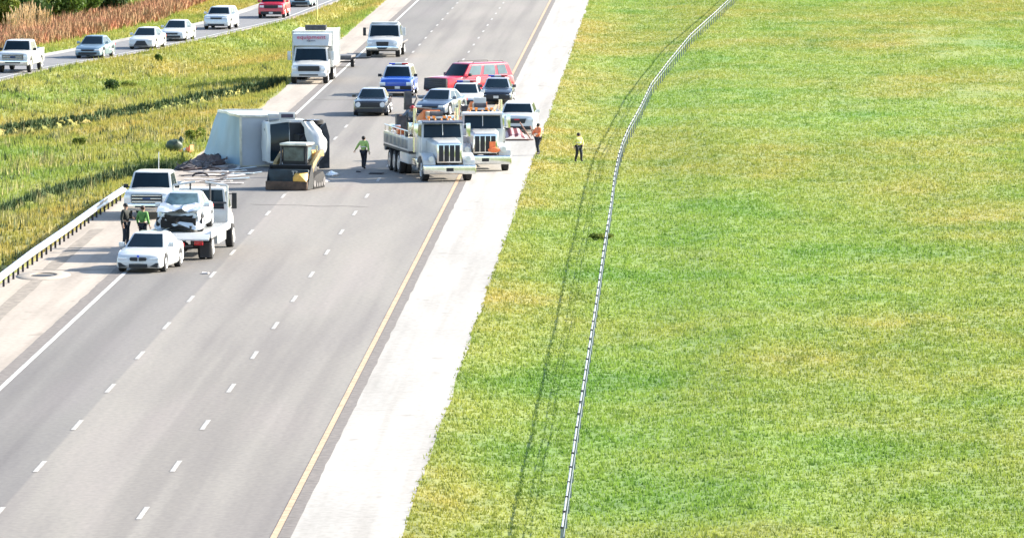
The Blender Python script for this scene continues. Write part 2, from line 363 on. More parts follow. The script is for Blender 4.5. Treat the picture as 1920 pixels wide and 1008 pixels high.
# cracks and patches on the near shoulder, kerb inlet
dr = empty('storm_drain', gp(82, 517)); tag(dr, 'round concrete drain inlet with dark mouth in the left shoulder', 'drain')
mb = MB(); n = 28
for a, b_, z0, z1 in ((0.52, 0.98, 0.012, 0.05),):
    vs = []; fs = []
    for i in range(n):
        t = 2*math.pi*i/n; c, s_ = math.cos(t), math.sin(t)
        vs += [(c*a, s_*a*2.2, z0), (c*a, s_*a*2.2, z1), (c*b_, s_*b_*2.2, z1), (c*(b_+.05), s_*(b_+.05)*2.2, z0)]
    for i in range(n):
        j = (i+1) % n
        for k in range(3): fs.append((i*4+k, i*4+k+1, j*4+k+1, j*4+k))
    mb.add(vs, fs)
mb.build('concrete_rim', CONCL, dr)
MB().cyl((0,0,0.010),(0,0,0.02),0.5, n=24).build('grate', DARK, dr)

# ---- grass blades (stuff)
def tufts(name, dens, pts_fn, h0, h1, m, wbl, seed, blades=3, lean=0.4):
    rs = np.random.RandomState(seed)
    P = pts_fn(rs, dens)
    N = len(P); K = blades
    base = np.repeat(P, K, axis=0)
    base[:, :2] += rs.normal(0, 0.05, (N*K, 2))
    ang = rs.uniform(0, 2*math.pi, N*K); h = np.repeat(rs.uniform(h0, h1, N) * rs.choice([0.7, 1, 1, 1.5], N), K) * rs.uniform(.6, 1.1, N*K)
    wd = wbl * rs.uniform(.6, 1.4, N*K)
    dx = np.cos(ang) * wd; dy = np.sin(ang) * wd
    la = rs.uniform(0, 2*math.pi, N*K); lx = np.cos(la) * h * lean * rs.uniform(0, 1, N*K); ly = np.sin(la) * h * lean * rs.uniform(0, 1, N*K)
    V = np.zeros((N*K, 3, 3), np.float32)
    V[:, 0] = base + np.stack([-dx, -dy, -0.01 + 0*dx], 1); V[:, 1] = base + np.stack([dx, dy, -0.01 + 0*dx], 1); V[:, 2] = base + np.stack([lx, ly, h], 1)
    V = V.reshape(-1, 3); nt_ = N*K
    me = bpy.data.meshes.new(name); me.vertices.add(len(V)); me.vertices.foreach_set('co', V.ravel())
    me.loops.add(nt_*3); me.loops.foreach_set('vertex_index', np.arange(nt_*3, dtype=np.int32))
    me.polygons.add(nt_); me.polygons.foreach_set('loop_start', np.arange(0, nt_*3, 3, dtype=np.int32)); me.polygons.foreach_set('loop_total', np.full(nt_, 3, np.int32))
    me.update(); me.materials.append(m)
    o = bpy.data.objects.new(name, me); sc.collection.objects.link(o); o['kind'] = 'stuff'
    return o
def visible(x, y, m=1.5):                        # only where some picture a step aside could see it
    v = HC * FPX / max(y, 1)
    px = VPX + x * v / HC; return -60 < px < 1990 and y > 165
def on_bank(x, y, lo=-0.1, hi=1.15):
    return x < -23.7 and any(lo < interp(ln, x) + 2.5 * noise.noise(Vector((x * .5, 3, 0))) - y < hi + 1.6 * noise.noise(Vector((x * .8, 5, y * .2))) for ln, h, back in DITCH)
def left_pts(rs, dens):
    out = []
    n_ = int(dens * 30 * 420)
    X = rs.uniform(-62, -23.6, n_); Y = rs.uniform(180, 610, n_); q = rs.uniform(0, 1, n_)
    for x, y, r in zip(X, Y, q):
        if not visible(x, y): continue
        rx = ramp_x(y)
        if x > ledge(y) - 0.05: continue
        if rx - 6.0 < x < rx + 0.25 or (x > -45 and on_bank(x, y)): continue
        out.append((x, y, gz(x, y)))
    return np.array(out)
def right_pts(rs, dens):
    out = []; n_ = int(dens * 36 * 440)
    X = rs.uniform(-6.9, 29, n_); Y = rs.uniform(165, 605, n_)
    for x, y in zip(X, Y):
        if x < XS + 0.02 + edge_w(y, 9) - .3 * abs(noise.noise(Vector((y * 1.3, x, 2)))) or not visible(x, y): continue
        out.append((x, y, gz(x, y)))
    return np.array(out)
tag(tufts('grass', 16, left_pts, 0.08, 0.30, GRASSB, 0.030, 1, 3), 'rough yellow green grass of the strip between carriageway and ramp', 'grass')
tag(tufts('grass', 15, right_pts, 0.04, 0.13, GRASSB, 0.028, 2, 3), 'short sunlit grass of the median right of the pale shoulder', 'grass')
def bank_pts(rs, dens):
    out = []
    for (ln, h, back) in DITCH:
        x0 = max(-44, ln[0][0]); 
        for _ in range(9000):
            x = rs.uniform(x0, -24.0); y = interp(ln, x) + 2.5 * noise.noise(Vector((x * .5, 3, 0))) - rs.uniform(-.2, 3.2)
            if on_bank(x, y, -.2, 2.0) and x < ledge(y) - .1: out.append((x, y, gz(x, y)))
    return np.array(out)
tag(tufts('bank_shade_weeds', 1, bank_pts, 0.12, 0.34, mat('bank_shade_blades', (0.058, 0.095, 0.032), 0.9, var=0.3, scale=0.8), 0.045, 8, 4, .3), 'dark green weeds added to give the two ditch banks their shade', 'weeds')  # added weeds; their dark colour stands in for the banks' shade
def near_pts(rs, dens):
    n_ = int(dens * 30 * 190); out = []
    for x, y, q_ in zip(rs.uniform(-6.9, 20, n_), rs.uniform(165, 400, n_), rs.uniform(0, 1, n_)):
        if q_ < (y - 180) / 220: continue
        if x < XS + 0.02 + edge_w(y, 9) - .3 * abs(noise.noise(Vector((y * 1.3, x, 2)))) or not visible(x, y): continue
        out.append((x, y, gz(x, y)))
    return np.array(out)
tag(tufts('grass', 26, near_pts, 0.05, 0.11, GRASSB, 0.030, 12, 3, .8), 'dense mown grass of the median nearest the camera', 'grass')
# tall weeds: straw coloured and dark
WEED = mat('weed_blades', (0.36, 0.32, 0.13), 0.8, var=0.3, scale=0.8); WEEDD = mat('dark_weed_blades', (0.055, 0.085, 0.022), 0.8, var=0.3, scale=0.8)
def patch_pts(seeds, per, sx, sy):
    def fn(rs, dens):
        out = []
        for (cx, cy) in seeds(rs):
            for _ in range(rs.randint(per // 2, per)):
                x = cx + rs.normal(0, sx); y = cy + rs.normal(0, sy); rx = ramp_x(y)
                if x > ledge(y) - 0.15 or rx - 8 < x < rx + 0.3: continue
                out.append((x, y, gz(x, y)))
        return np.array(out)
    return fn
def wseeds(n_, x0, x1, y0, y1):
    return lambda rs: [(gp(px, py).x, gp(px, py).y) for px, py in zip(rs.uniform(x0, x1, n_), rs.uniform(y0, y1, n_))]
tag(tufts('weeds', 1, patch_pts(wseeds(160, 0, 420, 110, 520), 16, .25, 1.0), 0.25, 0.6, WEED, 0.02, 5, 3, 0.3), 'straw coloured tall weeds scattered in the left grass', 'weeds')
tag(tufts('weeds', 1, patch_pts(wseeds(420, 0, 600, 120, 560), 16, .3, 1.2), 0.12, 0.36, WEEDD, 0.03, 6, 3, 0.4), 'dark green clumps of weeds scattered in the left grass', 'weeds')

# ------------------------------------------------------------------ vehicles
def wheel(parent, x, y, r, w_, rimm=None, side=1):
    """side: +1 when the outer face looks towards +x"""
    key = ('wheel', round(r, 3), round(w_, 3), side, (rimm or RIM).name)
    if key not in wheel.c:
        t = MB().lathe_x([(-w_/2, r*0.6), (-w_/2, r*0.93), (-w_/2+0.03, r), (w_/2-0.03, r), (w_/2, r*0.93), (w_/2, r*0.6)], 0, 0, 0, 28)
        o = t.build('wheel', RUBBER)
        a = w_/2 * side; s = side
        rm = MB().lathe_x([(a+0.004*s, r*0.64), (a+0.016*s, r*0.60), (a-0.01*s, r*0.52), (a-0.03*s, r*0.25), (a+0.02*s, r*0.16), (a+0.02*s, r*0.01)], 0, 0, 0, 24)
        for k in range(5):
            t_ = 2*math.pi*k/5; c = Vector((a + 0.008*s, math.cos(t_)*r*.38, math.sin(t_)*r*.38))
            rm.cyl(c, c*1.0 + Vector((0.008*s, 0, 0)), r*0.09, n=8)
        ro = rm.build('rim', rimm or RIM, o)
        wheel.c[key] = (o.data, ro.data); bpy.data.objects.remove(ro); bpy.data.objects.remove(o)
    d, rd = wheel.c[key]
    o = bpy.data.objects.new('wheel', d); sc.collection.objects.link(o); o.parent = parent; o.location = (x, y, r)
    q = bpy.data.objects.new('rim', rd); sc.collection.objects.link(q); q.parent = o
    return o
wheel.c = {}

def body_loft(L, W, top, plan, zb, wheels, crown=0.03, name='body', paint_=WHITE, parent=None, deform=None, n=70):
    """top: [(y, z)], plan: [(y, fraction of W)], wheels: [(y, arch radius, axle height)]"""
    ys = sorted(set([L * i / n for i in range(n + 1)] + [0.03, 0.08, L - 0.03, L - 0.08]))
    rings = []
    for y in ys:
        zt = interp(top, y); hw = W / 2 * interp(plan, y); b = zb
        e = min(y, L - y)
        if e < 0.08: b = zb + 0.10 * (1 - e / 0.08)
        for (yw, ra, za) in wheels:
            d = abs(y - yw)
            if d < ra: b = max(b, za + math.sqrt(ra * ra - d * d))
        b = min(b, zt - 0.12); h = zt - b
        half = [(0, b), (hw - 0.05, b), (hw, b + min(.06, h*.3)), (hw + 0.0, b + 0.5 * h), (hw - 0.015, zt - min(.16, .3*h)), (hw - 0.05, zt - 0.045), (hw - 0.13, zt - 0.008), (hw * 0.5, zt + crown * .8), (0, zt + crown)]
        ring = [(x, y, z) for x, z in half] + [(-x, y, z) for x, z in half[-2:0:-1]]
        rings.append(ring)
    return MB().loft(rings).build(name, paint_, parent, deform=deform, smooth=32)

def cabin(parent, zb, zr, yb0, yr0, yr1, yb1, wb, wr, paint_, glass=GLASS, sideglass=None, bow=0.10, splits=(0.0, 0.52, 1.0), rear=True, name='cabin', fv=(0.06, 0.93), deform=None, visor=False, sv=(0.1, 0.86)):
    sideglass = sideglass or glass
    def front(u, v): return Vector((u * lerp(wb, wr, v), lerp(yb0, yr0, v) - bow * (1 - u*u), lerp(zb, zr, v)))
    def back(u, v): return Vector((u * lerp(wb, wr, v), lerp(yb1, yr1, v) + bow * .7 * (1 - u*u), lerp(zb, zr, v)))
    def side(t, v, s): return Vector((s * lerp(wb, wr, v), lerp(lerp(yb0, yr0, v), lerp(yb1, yr1, v), t), lerp(zb, zr, v)))
    us = [-1, -.97, -.8, -.4, 0, .4, .8, .97, 1]
    def ring(v, ins=0, dz=0):
        r = [front(u, v) for u in us] + [side(t, v, 1) for t in (.25, .5, .75)] + [back(u, v) for u in us[::-1]] + [side(t, v, -1) for t in (.75, .5, .25)]
        c = Vector((0, (lerp(yb0, yr0, v) + lerp(yb1, yr1, v)) / 2, 0)); out = []
        for p in r:
            q = Vector((p.x - math.copysign(min(ins, abs(p.x)), p.x), p.y + (ins * (1 if p.y < c.y else -1)), p.z + dz)); out.append(q)
        return out
    rings = [ring(0), ring(.35), ring(.7), ring(.94), ring(1.0, 0.03, -0.005), ring(1, 0.10, 0.022), ring(1, 0.32, 0.04)]
    MB().loft(rings).build(name, paint_, parent, smooth=34, deform=deform)
    def panel(fn, u0, u1, v0, v1, out, nm, m, nu=6, nv=3, skew=0):
        vs = []; fs = []
        for j in range(nv + 1):
            for i in range(nu + 1):
                v = lerp(v0, v1, j / nv); vs.append(fn(lerp(u0, u1, i / nu), v) + out)
        k = len(vs)
        vs += [p - out * 0.5 for p in vs]
        for j in range(nv):
            for i in range(nu):
                a = j * (nu+1) + i; fs.append((a, a+1, a+nu+2, a+nu+1)); fs.append((k+a, k+a+nu+1, k+a+nu+2, k+a+1))
        rim = [i for i in range(nu+1)] + [(j)*(nu+1)+nu for j in range(1, nv+1)] + [nv*(nu+1)+i for i in range(nu-1, -1, -1)] + [j*(nu+1) for j in range(nv-1, 0, -1)]
        for a, b in zip(rim, rim[1:] + rim[:1]): fs.append((a, k+a, k+b, b))
        return MB().add(vs, fs).build(nm, m, parent, smooth=40, deform=deform)
    panel(front, -.9, .9, fv[0], fv[1], Vector((0, -0.014, 0.008)), 'windshield', glass)
    if rear: panel(back, -.84, .84, .12, .9, Vector((0, 0.014, 0.008)), 'rear_window', glass)
    for s in (-1, 1):
        for a, b in zip(splits[:-1], splits[1:]):
            panel(lambda t, v: side(t, v, s), a + (.03 if a > 0 else .07), b - (.03 if b < 1 else .09), sv[0], sv[1], Vector((s * 0.012, 0, 0)), 'side_window', sideglass, 2, 2)

def mirror(parent, x, y, z, s, m, big=False):
    mb = MB()
    if big:
        mb.tube([(x, y, z - .3), (x + s*.26, y - .05, z - .3)], 0.02, 6).tube([(x, y, z + .25), (x + s*.26, y - .05, z + .25)], 0.02, 6)
        mb.box(x + s*.26 - .10, x + s*.26 + .10, y - .12, y - .02, z - .34, z + .3)
    else:
        mb.box(min(x, x + s*.08), max(x, x + s*.08), y - .03, y + .03, z - .02, z + .03)
        mb.box(min(x + s*.06, x + s*.27), max(x + s*.06, x + s*.27), y - .09, y + .04, z - .04, z + .13)
    mb.build('mirror', m, parent, bevel=0.02)

def plate(parent, x, y, z, out=-1):
    MB().box(x - .15, x + .15, y + out*.02, y + out*.005, z - .075, z + .075).build('number_plate', PLATE, parent)

def car(name, label, px, py, yaw, kind='sedan', paint_=WHITE, glass=GLASS, group=None, cat='car', scale=1.0, face='plain', sideglass=None, rim=None, deform=None, extras=(), hoodm=None, roofm=None, at=None, lift=0.0, z0=0.0, dims=None):
    """front bumper at local y = 0, facing -y"""
    root = empty(name, at if at is not None else gp(px, py + 4), yaw); tag(root, label, cat, group)
    if kind == 'sedan':  L, W, H, r = 4.75, 1.84, 1.43, .335; top = [(0, .50), (.04, .60), (.12, .68), (.5, .79), (1.25, .90), (1.6, .93), (3.6, .97), (4.4, 1.0), (4.68, .93), (4.75, .62)]; cb = (.90, H, 1.28, 2.10, 3.15, 4.12, .80, .60); wy = (.92, 3.72); zb = .20
    if kind == 'muscle': L, W, H, r = 5.0, 1.92, 1.44, .36; top = [(0, .55), (.05, .72), (.15, .82), (.6, .90), (1.7, .96), (3.8, 1.0), (4.75, 1.0), (5.0, .70)]; cb = (.95, H, 1.75, 2.45, 3.35, 4.2, .84, .62); wy = (.95, 3.88); zb = .2
    if kind == 'suv':    L, W, H, r = 5.0, 1.98, 1.80, .39; top = [(0, .55), (.04, .85), (.12, .98), (.5, 1.06), (1.3, 1.12), (3.9, 1.14), (4.7, 1.13), (4.95, 1.0), (5.0, .7)]; cb = (1.08, H, 1.25, 1.85, 4.55, 4.90, .88, .70); wy = (.95, 3.90); zb = .28
    if kind == 'bigsuv': L, W, H, r = 5.4, 2.06, 1.93, .42; top = [(0, .60), (.04, .98), (.12, 1.12), (.5, 1.18), (1.5, 1.22), (4.3, 1.24), (5.2, 1.22), (5.35, 1.1), (5.4, .75)]; cb = (1.18, H, 1.45, 2.05, 5.0, 5.32, .92, .78); wy = (1.0, 4.05); zb = .32
    if kind == 'pickup': L, W, H, r = 5.9, 2.04, 1.94, .42; top = [(0, .62), (.04, 1.0), (.12, 1.14), (.5, 1.22), (1.5, 1.27), (3.75, 1.28), (3.80, .92), (5.9, .92)]; cb = (1.22, H, 1.45, 2.0, 3.45, 3.72, .93, .78); wy = (1.0, 4.75); zb = .36
    if dims: H = H * dims
    zl = lift
    top = [(a, b + zl) for a, b in top]; zb += zl; cb = (cb[0] + zl, H + zl) + cb[2:]
    if lift: r += lift * .5
    plan = [(0, .80), (.04, .88), (.12, .94), (.35, .985), (.9, 1), (L - .9, 1), (L - .25, .96), (L - .05, .90), (L, .84)]
    if kind in ('pickup', 'bigsuv'): plan = [(0, .90), (.04, .94), (.15, .975), (.5, 1), (L - .6, 1), (L, .97)]
    arches = [(y, r + .07, r) for y in wy]
    body_loft(L, W, top, plan, zb, arches, paint_=paint_, parent=root, deform=deform)
    MB().box(-W/2 + .22, W/2 - .22, .3, L - .3, zb - .03, zb + .35).build('underbody', UNDER, root)
    cabin(root, cb[0], cb[1], cb[2], cb[3], cb[4], cb[5], cb[6], cb[7], roofm or paint_, glass, sideglass, splits=(0, .52, 1) if kind in ('sedan', 'muscle', 'pickup') else (0, .36, .68, 1), deform=deform, rear=True)
    for y in wy:
        for s in (-1, 1): wheel(root, s * (W/2 - .115), y, r, .24, rim, s)
    zh = interp(top, .12)
    for s in (-1, 1):
        mirror(root, s * (cb[6] + .02), cb[2] + .35, cb[0] + .06, s, DARK if face in ('black', 'blue', 'truck') else paint_)
        for a, b in (((cb[2] + .35, (cb[2]+cb[5])/2 - .02), ((cb[2]+cb[5])/2 + .02, cb[5] - .75)) if kind != 'pickup' else ((1.55, 2.6), (2.64, 3.6))):
            if b - a > .4:
                d = MB().box(min(s*(W/2 - .01), s*(W/2 + .006)), max(s*(W/2 - .01), s*(W/2 + .006)), a, b, zb + .1, interp(top, a) - .20).build('door', paint_, root, bevel=.006, deform=deform)
                MB().box(min(s*(W/2), s*(W/2 + .035)), max(s*(W/2), s*(W/2 + .035)), b - .25, b - .08, interp(top, a) - .27, interp(top, a) - .24).build('handle', paint_, d)
    # faces
    F = lambda x0, x1, z0_, z1, nm, m, y0=-.02, y1=.10, bv=.015: MB().box(x0, x1, y0, y1, z0_, z1).build(nm, m, root, bevel=bv, deform=deform)
    t = zh
    if face == 'bmw':
        for s in (-1, 1):
            MB().prism_y([(s*.03, .47), (s*.31, .48), (s*.34, .56), (s*.30, .615), (s*.05, .615), (s*.03, .6)][::s], -.035, .1).build('grille', DARK, root, bevel=.01)
            MB().prism_y([(s*.42, .50), (s*.80, .54), (s*.80, .60), (s*.44, .60)][::s], -.0, .2).build('headlight', LAMP, root, bevel=.01)
            MB().prism_y([(s*.44, .25), (s*.76, .22), (s*.80, .40), (s*.70, .40)][::s], -.01, .2).build('air_intake', DARK, root, bevel=.01)
        F(-.36, .36, .22, .36, 'lower_grille', DARK, -.035)
        MB().cyl((0, .0, .655), (0, -.03, .66), .045, n=14).build('badge', BLUEL, root)
        F(-.16, .16, .385, .445, 'number_plate', PLATE, -.035)
        MB().box(-.42, .42, 2.35, 2.75, H + .03, H + .045).build('sunroof', GLASS, root)
    elif face == 'sport':
        MB().prism_y([(-.28, .60), (.28, .60), (.50, .25), (-.50, .25)], -.035, .15).build('grille', DARK, root, bevel=.01)
        for s in (-1, 1): MB().prism_y([(s*.45, .56), (s*.80, .60), (s*.80, .66), (s*.44, .62)][::s], .0, .25).build('headlight', LAMP, root)
    elif face == 'muscle':
        F(-.56, .56, .50, .76, 'grille', DARK, -.03); F(-.72, .72, .22, .40, 'bumper', DARK, -.045)
        for s in (-1, 1): MB().cyl((s*.68, .12, .64), (s*.68, -.03, .64), .14, n=18).build('headlight', LAMP, root)
    elif face in ('suvdark',):
        F(-.52, .52, t - .34, t - .10, 'grille', DARK, -.03); F(-.80, .80, .32 + zl, .54 + zl, 'bumper', DARK, -.06)
        for s in (-1, 1): F(min(s*.56, s*.88), max(s*.56, s*.88), t - .28, t - .12, 'headlight', LAMP, -.005, .2)
        plate(root, 0, -.06, .43 + zl)
    elif face == 'suvwhite':
        MB().prism_y([(-.50, t - .12), (.50, t - .12), (.42, t - .36), (-.42, t - .36)], -.03, .12).build('grille', DARK, root, bevel=.01)
        F(-.14, .14, t - .20, t - .13, 'badge', REDL, -.05); F(-.74, .74, .26, .46, 'bumper', DARK, -.05)
        for s in (-1, 1): F(min(s*.56, s*.90), max(s*.56, s*.90), t - .26, t - .10, 'headlight', LAMP, -.0, .2)
    elif face == 'blue':
        F(-.55, .55, t - .38, t - .12, 'grille', BLUEP, -.03); F(-.92, .92, .42, .62, 'bumper', DARK, -.07)
        for s in (-1, 1): F(min(s*.62, s*.96), max(s*.62, s*.96), t - .34, t - .14, 'headlight', LAMP, -.005, .2)
        plate(root, .1, -.08, .53)
    elif face == 'truck':
        g = F(-.66, .66, t - .44, t - .07, 'grille', DARK, -.03)
        for k in range(3): MB().box(-.64, .64, -.055, -.028, t - .40 + k*.13, t - .365 + k*.13).build('grille_bar', CHROME, g, bevel=.006)
        F(-.17, .17, t - .30, t - .20, 'badge', mat('badge_blue', (.03,.06,.14), .4, var=.1), -.07, -.056, .01)
        F(-.96, .96, .46 + zl, .66 + zl, 'bumper', CHROME, -.08, .1, .03); F(-.5, .5, .50 + zl, .58 + zl, 'lower_grille', DARK, -.09, .0)
        for s in (-1, 1): F(min(s*.69, s*.98), max(s*.69, s*.98), t - .42, t - .12, 'headlight', LAMP, -.01, .2)
    else:
        F(-.42, .42, t - .20, t - .08, 'grille', DARK, -.03); F(-.62, .62, .26, .42, 'bumper', DARK, -.03)
        for s in (-1, 1): F(min(s*.48, s*.80), max(s*.48, s*.80), t - .17, t - .05, 'headlight', LAMP, .0, .22)
    for s in (-1, 1):
        MB().box(min(s*.55, s*.85), max(s*.55, s*.85), L - .12, L + .01, (.72 if kind in ('sedan', 'muscle') else .8) + zl, (.86 if kind in ('sedan', 'muscle') else 1.05 if kind != 'pickup' else .9) + zl).build('tail_light', REDL, root, bevel=.01, deform=deform)
    if kind == 'pickup':
        zt = .92 + zl
        for s in (-1, 1):
            MB().box(min(s*(W/2-.09), s*(W/2-.01)), max(s*(W/2-.09), s*(W/2-.01)), 3.83, 5.84, zt - .05, zt + .38).build('bed_side', paint_, root, bevel=.02)
        MB().box(-W/2 + .03, W/2 - .03, 5.80, 5.89, zt - .05, zt + .37).build('tailgate', paint_, root, bevel=.02)
        MB().box(-W/2 + .10, W/2 - .10, 3.84, 5.79, zt + .005, zt + .03).build('bed_liner', UNDER, root)
    if 'lightbar' in extras:
        zr = cb[1] + .04; lb = MB().box(-.55, .55, cb[3] + .35, cb[3] + .65, zr + .03, zr + .13).build('light_bar', WHITE2, root, bevel=.02)
        for s, m_ in ((-1, BLUEL), (1, REDL)): MB().box(min(s*.2, s*.56), max(s*.2, s*.56), cb[3] + .34, cb[3] + .66, zr + .035, zr + .12).build('lens', m_, lb)
        MB().box(-.4, .4, cb[3] + .4, cb[3] + .6, zr - .02, zr + .035).build('light_bar_foot', DARK, root)
    if 'roofrack' in extras:
        for s in (-1, 1): MB().tube([(s*.68, cb[3] + .3, cb[1] + .02), (s*.68, cb[3] + .4, cb[1] + .10), (s*.68, cb[4] - .3, cb[1] + .10), (s*.68, cb[4] - .2, cb[1] + .02)], .02, 6).build('roof_rail', DARK, root)
    if hoodm:
        # a panel following the bonnet, 6 mm proud of it
        vs = []; fs = []; nn = 10
        y0, y1 = .22, cb[2] - .16
        for i in range(nn + 1):
            y = lerp(y0, y1, i / nn); zt_ = interp(top, y)
            for u in (-.72, -.36, 0, .36, .72): vs.append((u * W/2, y, zt_ + .03 * (1 - abs(u)*.35) + .012))
        for i in range(nn):
            for j in range(4): fs.append((i*5+j, i*5+j+1, (i+1)*5+j+1, (i+1)*5+j))
        MB().add(vs, fs).build('hood', hoodm, root)
    root.location.z += z0
    return root

def text(parent, body, size, loc, rot, m, name='lettering', ext=.006):
    cu = bpy.data.curves.new(name, 'FONT'); cu.body = body; cu.size = size; cu.extrude = ext; cu.align_x = 'CENTER'; cu.align_y = 'CENTER'; cu.resolution_u = 2
    t = bpy.data.objects.new(name, cu); sc.collection.objects.link(t)
    bpy.context.view_layer.update(); dg = bpy.context.evaluated_depsgraph_get()
    me = bpy.data.meshes.new_from_object(t.evaluated_get(dg)); bpy.data.objects.remove(t)
    o = bpy.data.objects.new(name, me); me.materials.clear(); me.materials.append(m); sc.collection.objects.link(o)
    o.parent = parent; o.location = loc; o.rotation_euler = rot
    return o

# ---- trucks with a bonnet: box truck, plain white truck and the overturned box truck
def hood_truck(name, label, loc, yaw, box=None, cat='truck', style='box', paint_=WHITE, roll=0, wreck=False, wheelbase=5.6):
    root = empty(name, loc, yaw); tag(root, label, cat)
    W = 2.3
    def crush(co):
        if not wreck: return co
        return Vector((co.x + .03*noise.noise(co*1.7), co.y + .07*noise.noise(co*1.3 + Vector((5,0,0))), co.z + .04*noise.noise(co*1.9 + Vector((0,9,0)))))
    if not wreck:
        body_loft(2.1, 2.2, [(0, .75), (.06, 1.1), (.2, 1.32), (.7, 1.42), (1.6, 1.56), (2.1, 1.60)], [(0, .84), (.1, .93), (.4, 1), (2.1, 1)], .55, [(1.05, .56, .5)], name='hood', paint_=paint_, parent=root, crown=.06)
    else:                                        # bonnet torn loose and folded forward like a shell
        vs = []; fs = []; N, M = 16, 8
        for i in range(N + 1):
            t = i / N; x = lerp(-1.12, 1.15, t); arc = math.sin(math.pi * (.12 + .80 * t))
            for j in range(M + 1):
                q = j / M; wd_ = .42 + .55 * arc
                vs.append((x, -.55 - .35*arc*math.sin(math.pi*q) + .10*noise.noise(Vector((x*2, q*3, 1))), 1.40 - .66*arc + (q - .5)*wd_ + .09*noise.noise(Vector((x*3, q*2, 4)))))
        k = len(vs); vs += [(a*.97, b + .03, c - .05) for a, b, c in vs]
        for i in range(N):
            for j in range(M):
                a = i*(M+1)+j; fs.append((a, a+1, a+M+2, a+M+1)); fs.append((k+a, k+a+M+1, k+a+M+2, k+a+1))
        for i in range(N): fs.append((i*(M+1), (i+1)*(M+1), k+(i+1)*(M+1), k+i*(M+1))); fs.append((i*(M+1)+M, k+i*(M+1)+M, k+(i+1)*(M+1)+M, (i+1)*(M+1)+M))
        MB().add(vs, fs).build('hood', paint_, root)
        MB().box(-.45, .45, .5, 1.9, .6, 1.35).ell((0, .5, 1.0), .42, .3, .35).cyl((-.3, .3, .8), (-.3, .1, .8), .25).build('engine', UNDER, root, deform=crush)
        MB().box(-.98, .98, 1.55, 2.05, .6, 1.55).build('bulkhead', DARK, root, bevel=.04, deform=crush)
    cabin(root, 1.52, 2.55, 1.75, 2.15, 3.2, 3.3, 1.10, .98, paint_, GLASS, None, bow=.16, splits=(0, 1), fv=(.04, .86), deform=crush if wreck else None)
    MB().box(-1.10, 1.10, 1.9, 3.25, .62, 1.55).build('cab_floor', paint_, root, bevel=.05)
    if not wreck:
        if style == 'box':
            MB().box(-.66, .66, -.04, .12, .92, 1.28).build('grille', DARK, root, bevel=.03)
            MB().box(-1.08, 1.08, -.16, .1, .52, .80).build('bumper', WHITE2, root, bevel=.05)
            MB().box(-.58, .58, -.175, -.1, .60, .70).build('air_intake', DARK, root)
        else:
            MB().prism_y([(-.42, 1.22), (.42, 1.22), (.38, .90), (-.38, .90)], -.06, .15).build('grille', DARK, root, bevel=.02)
            MB().prism_y([(-1.12, .62), (1.12, .62), (1.12, .84), (.5, .90), (-.5, .90), (-1.12, .84)], -.18, .1).build('bumper', CHROME, root, bevel=.04)
            MB().prism_y([(-.38, .80), (.38, .80), (.25, .64), (-.25, .64)], -.20, -.1).build('air_intake', DARK, root)
        for s in (-1, 1):
            MB().box(min(s*.72, s*1.02), max(s*.72, s*1.02), .0, .25, .95, 1.18).build('headlight', LAMP, root, bevel=.03)
            mirror(root, s*1.08, 1.85, 1.95, s, DARK if style == 'plain' and s < 0 else WHITE2, True)
        MB().box(-.9, .9, 2.1, 2.9, 2.58, 2.66).build('roof_visor', WHITE2, root, bevel=.02)
    else:
        mirror(root, 1.05, 1.8, 2.3, 1, WHITE2, True); mirror(root, -1.02, 1.6, 2.2, -1, DARK, True)
        MB().prism_y([(-1.15, .02), (-1.15, .50), (.2, .56), (.9, .45), (1.05, .20), (.4, .05)], -.35, -.12).box(-.6, .6, -.4, .4, .3, .6).build('bumper', FRAMEM, root, deform=crush)
        MB().box(-.95, .95, .4, 1.7, .15, .6).build('underbody', UNDER, root, deform=crush)
        mp_ = MB().box(1.14, 1.5, 1.25, 1.33, 1.35, 2.15).build('marker_panel', WHITE2, root, bevel=.02); MB().box(1.24, 1.42, 1.235, 1.25, 1.45, 2.05).build('marker_face', INK, mp_)
    for s in (-1, 1):
        wheel(root, s*.98, 1.05, .5, .3, None, s)
        MB().box(s*.42 - .05, s*.42 + .05, .2, wheelbase + 2.6, .62, .86).build('chassis_rail', FRAMEM, root)
        d = MB().box(min(s*1.08, s*1.115), max(s*1.08, s*1.115), 2.05, 3.1, .8, 1.5).build('door', paint_, root, bevel=.01)
        MB().box(min(s*1.11, s*1.14), max(s*1.11, s*1.14), 2.85, 3.0, 1.32, 1.36).build('handle', DARK, d)
        MB().cyl((s*.62, 3.4, .68), (s*.62, 4.5, .68), .28, n=14).build('fuel_tank', CHROME, root)
    MB().cyl((-.9, 1.05, .5), (.9, 1.05, .5), .07).build('axle', FRAMEM, root)
    for ax in ([wheelbase, wheelbase + 1.25] if style == 'box' else [wheelbase]):
        MB().cyl((-.8, ax, .5), (.8, ax, .5), .09).ell((0, ax, .5), .22, .25, .22).build('axle', FRAMEM, root)
        for s in (-1, 1):
            wheel(root, s*1.02, ax, .5, .26, None, s); wheel(root, s*.72, ax, .5, .26, None, s)
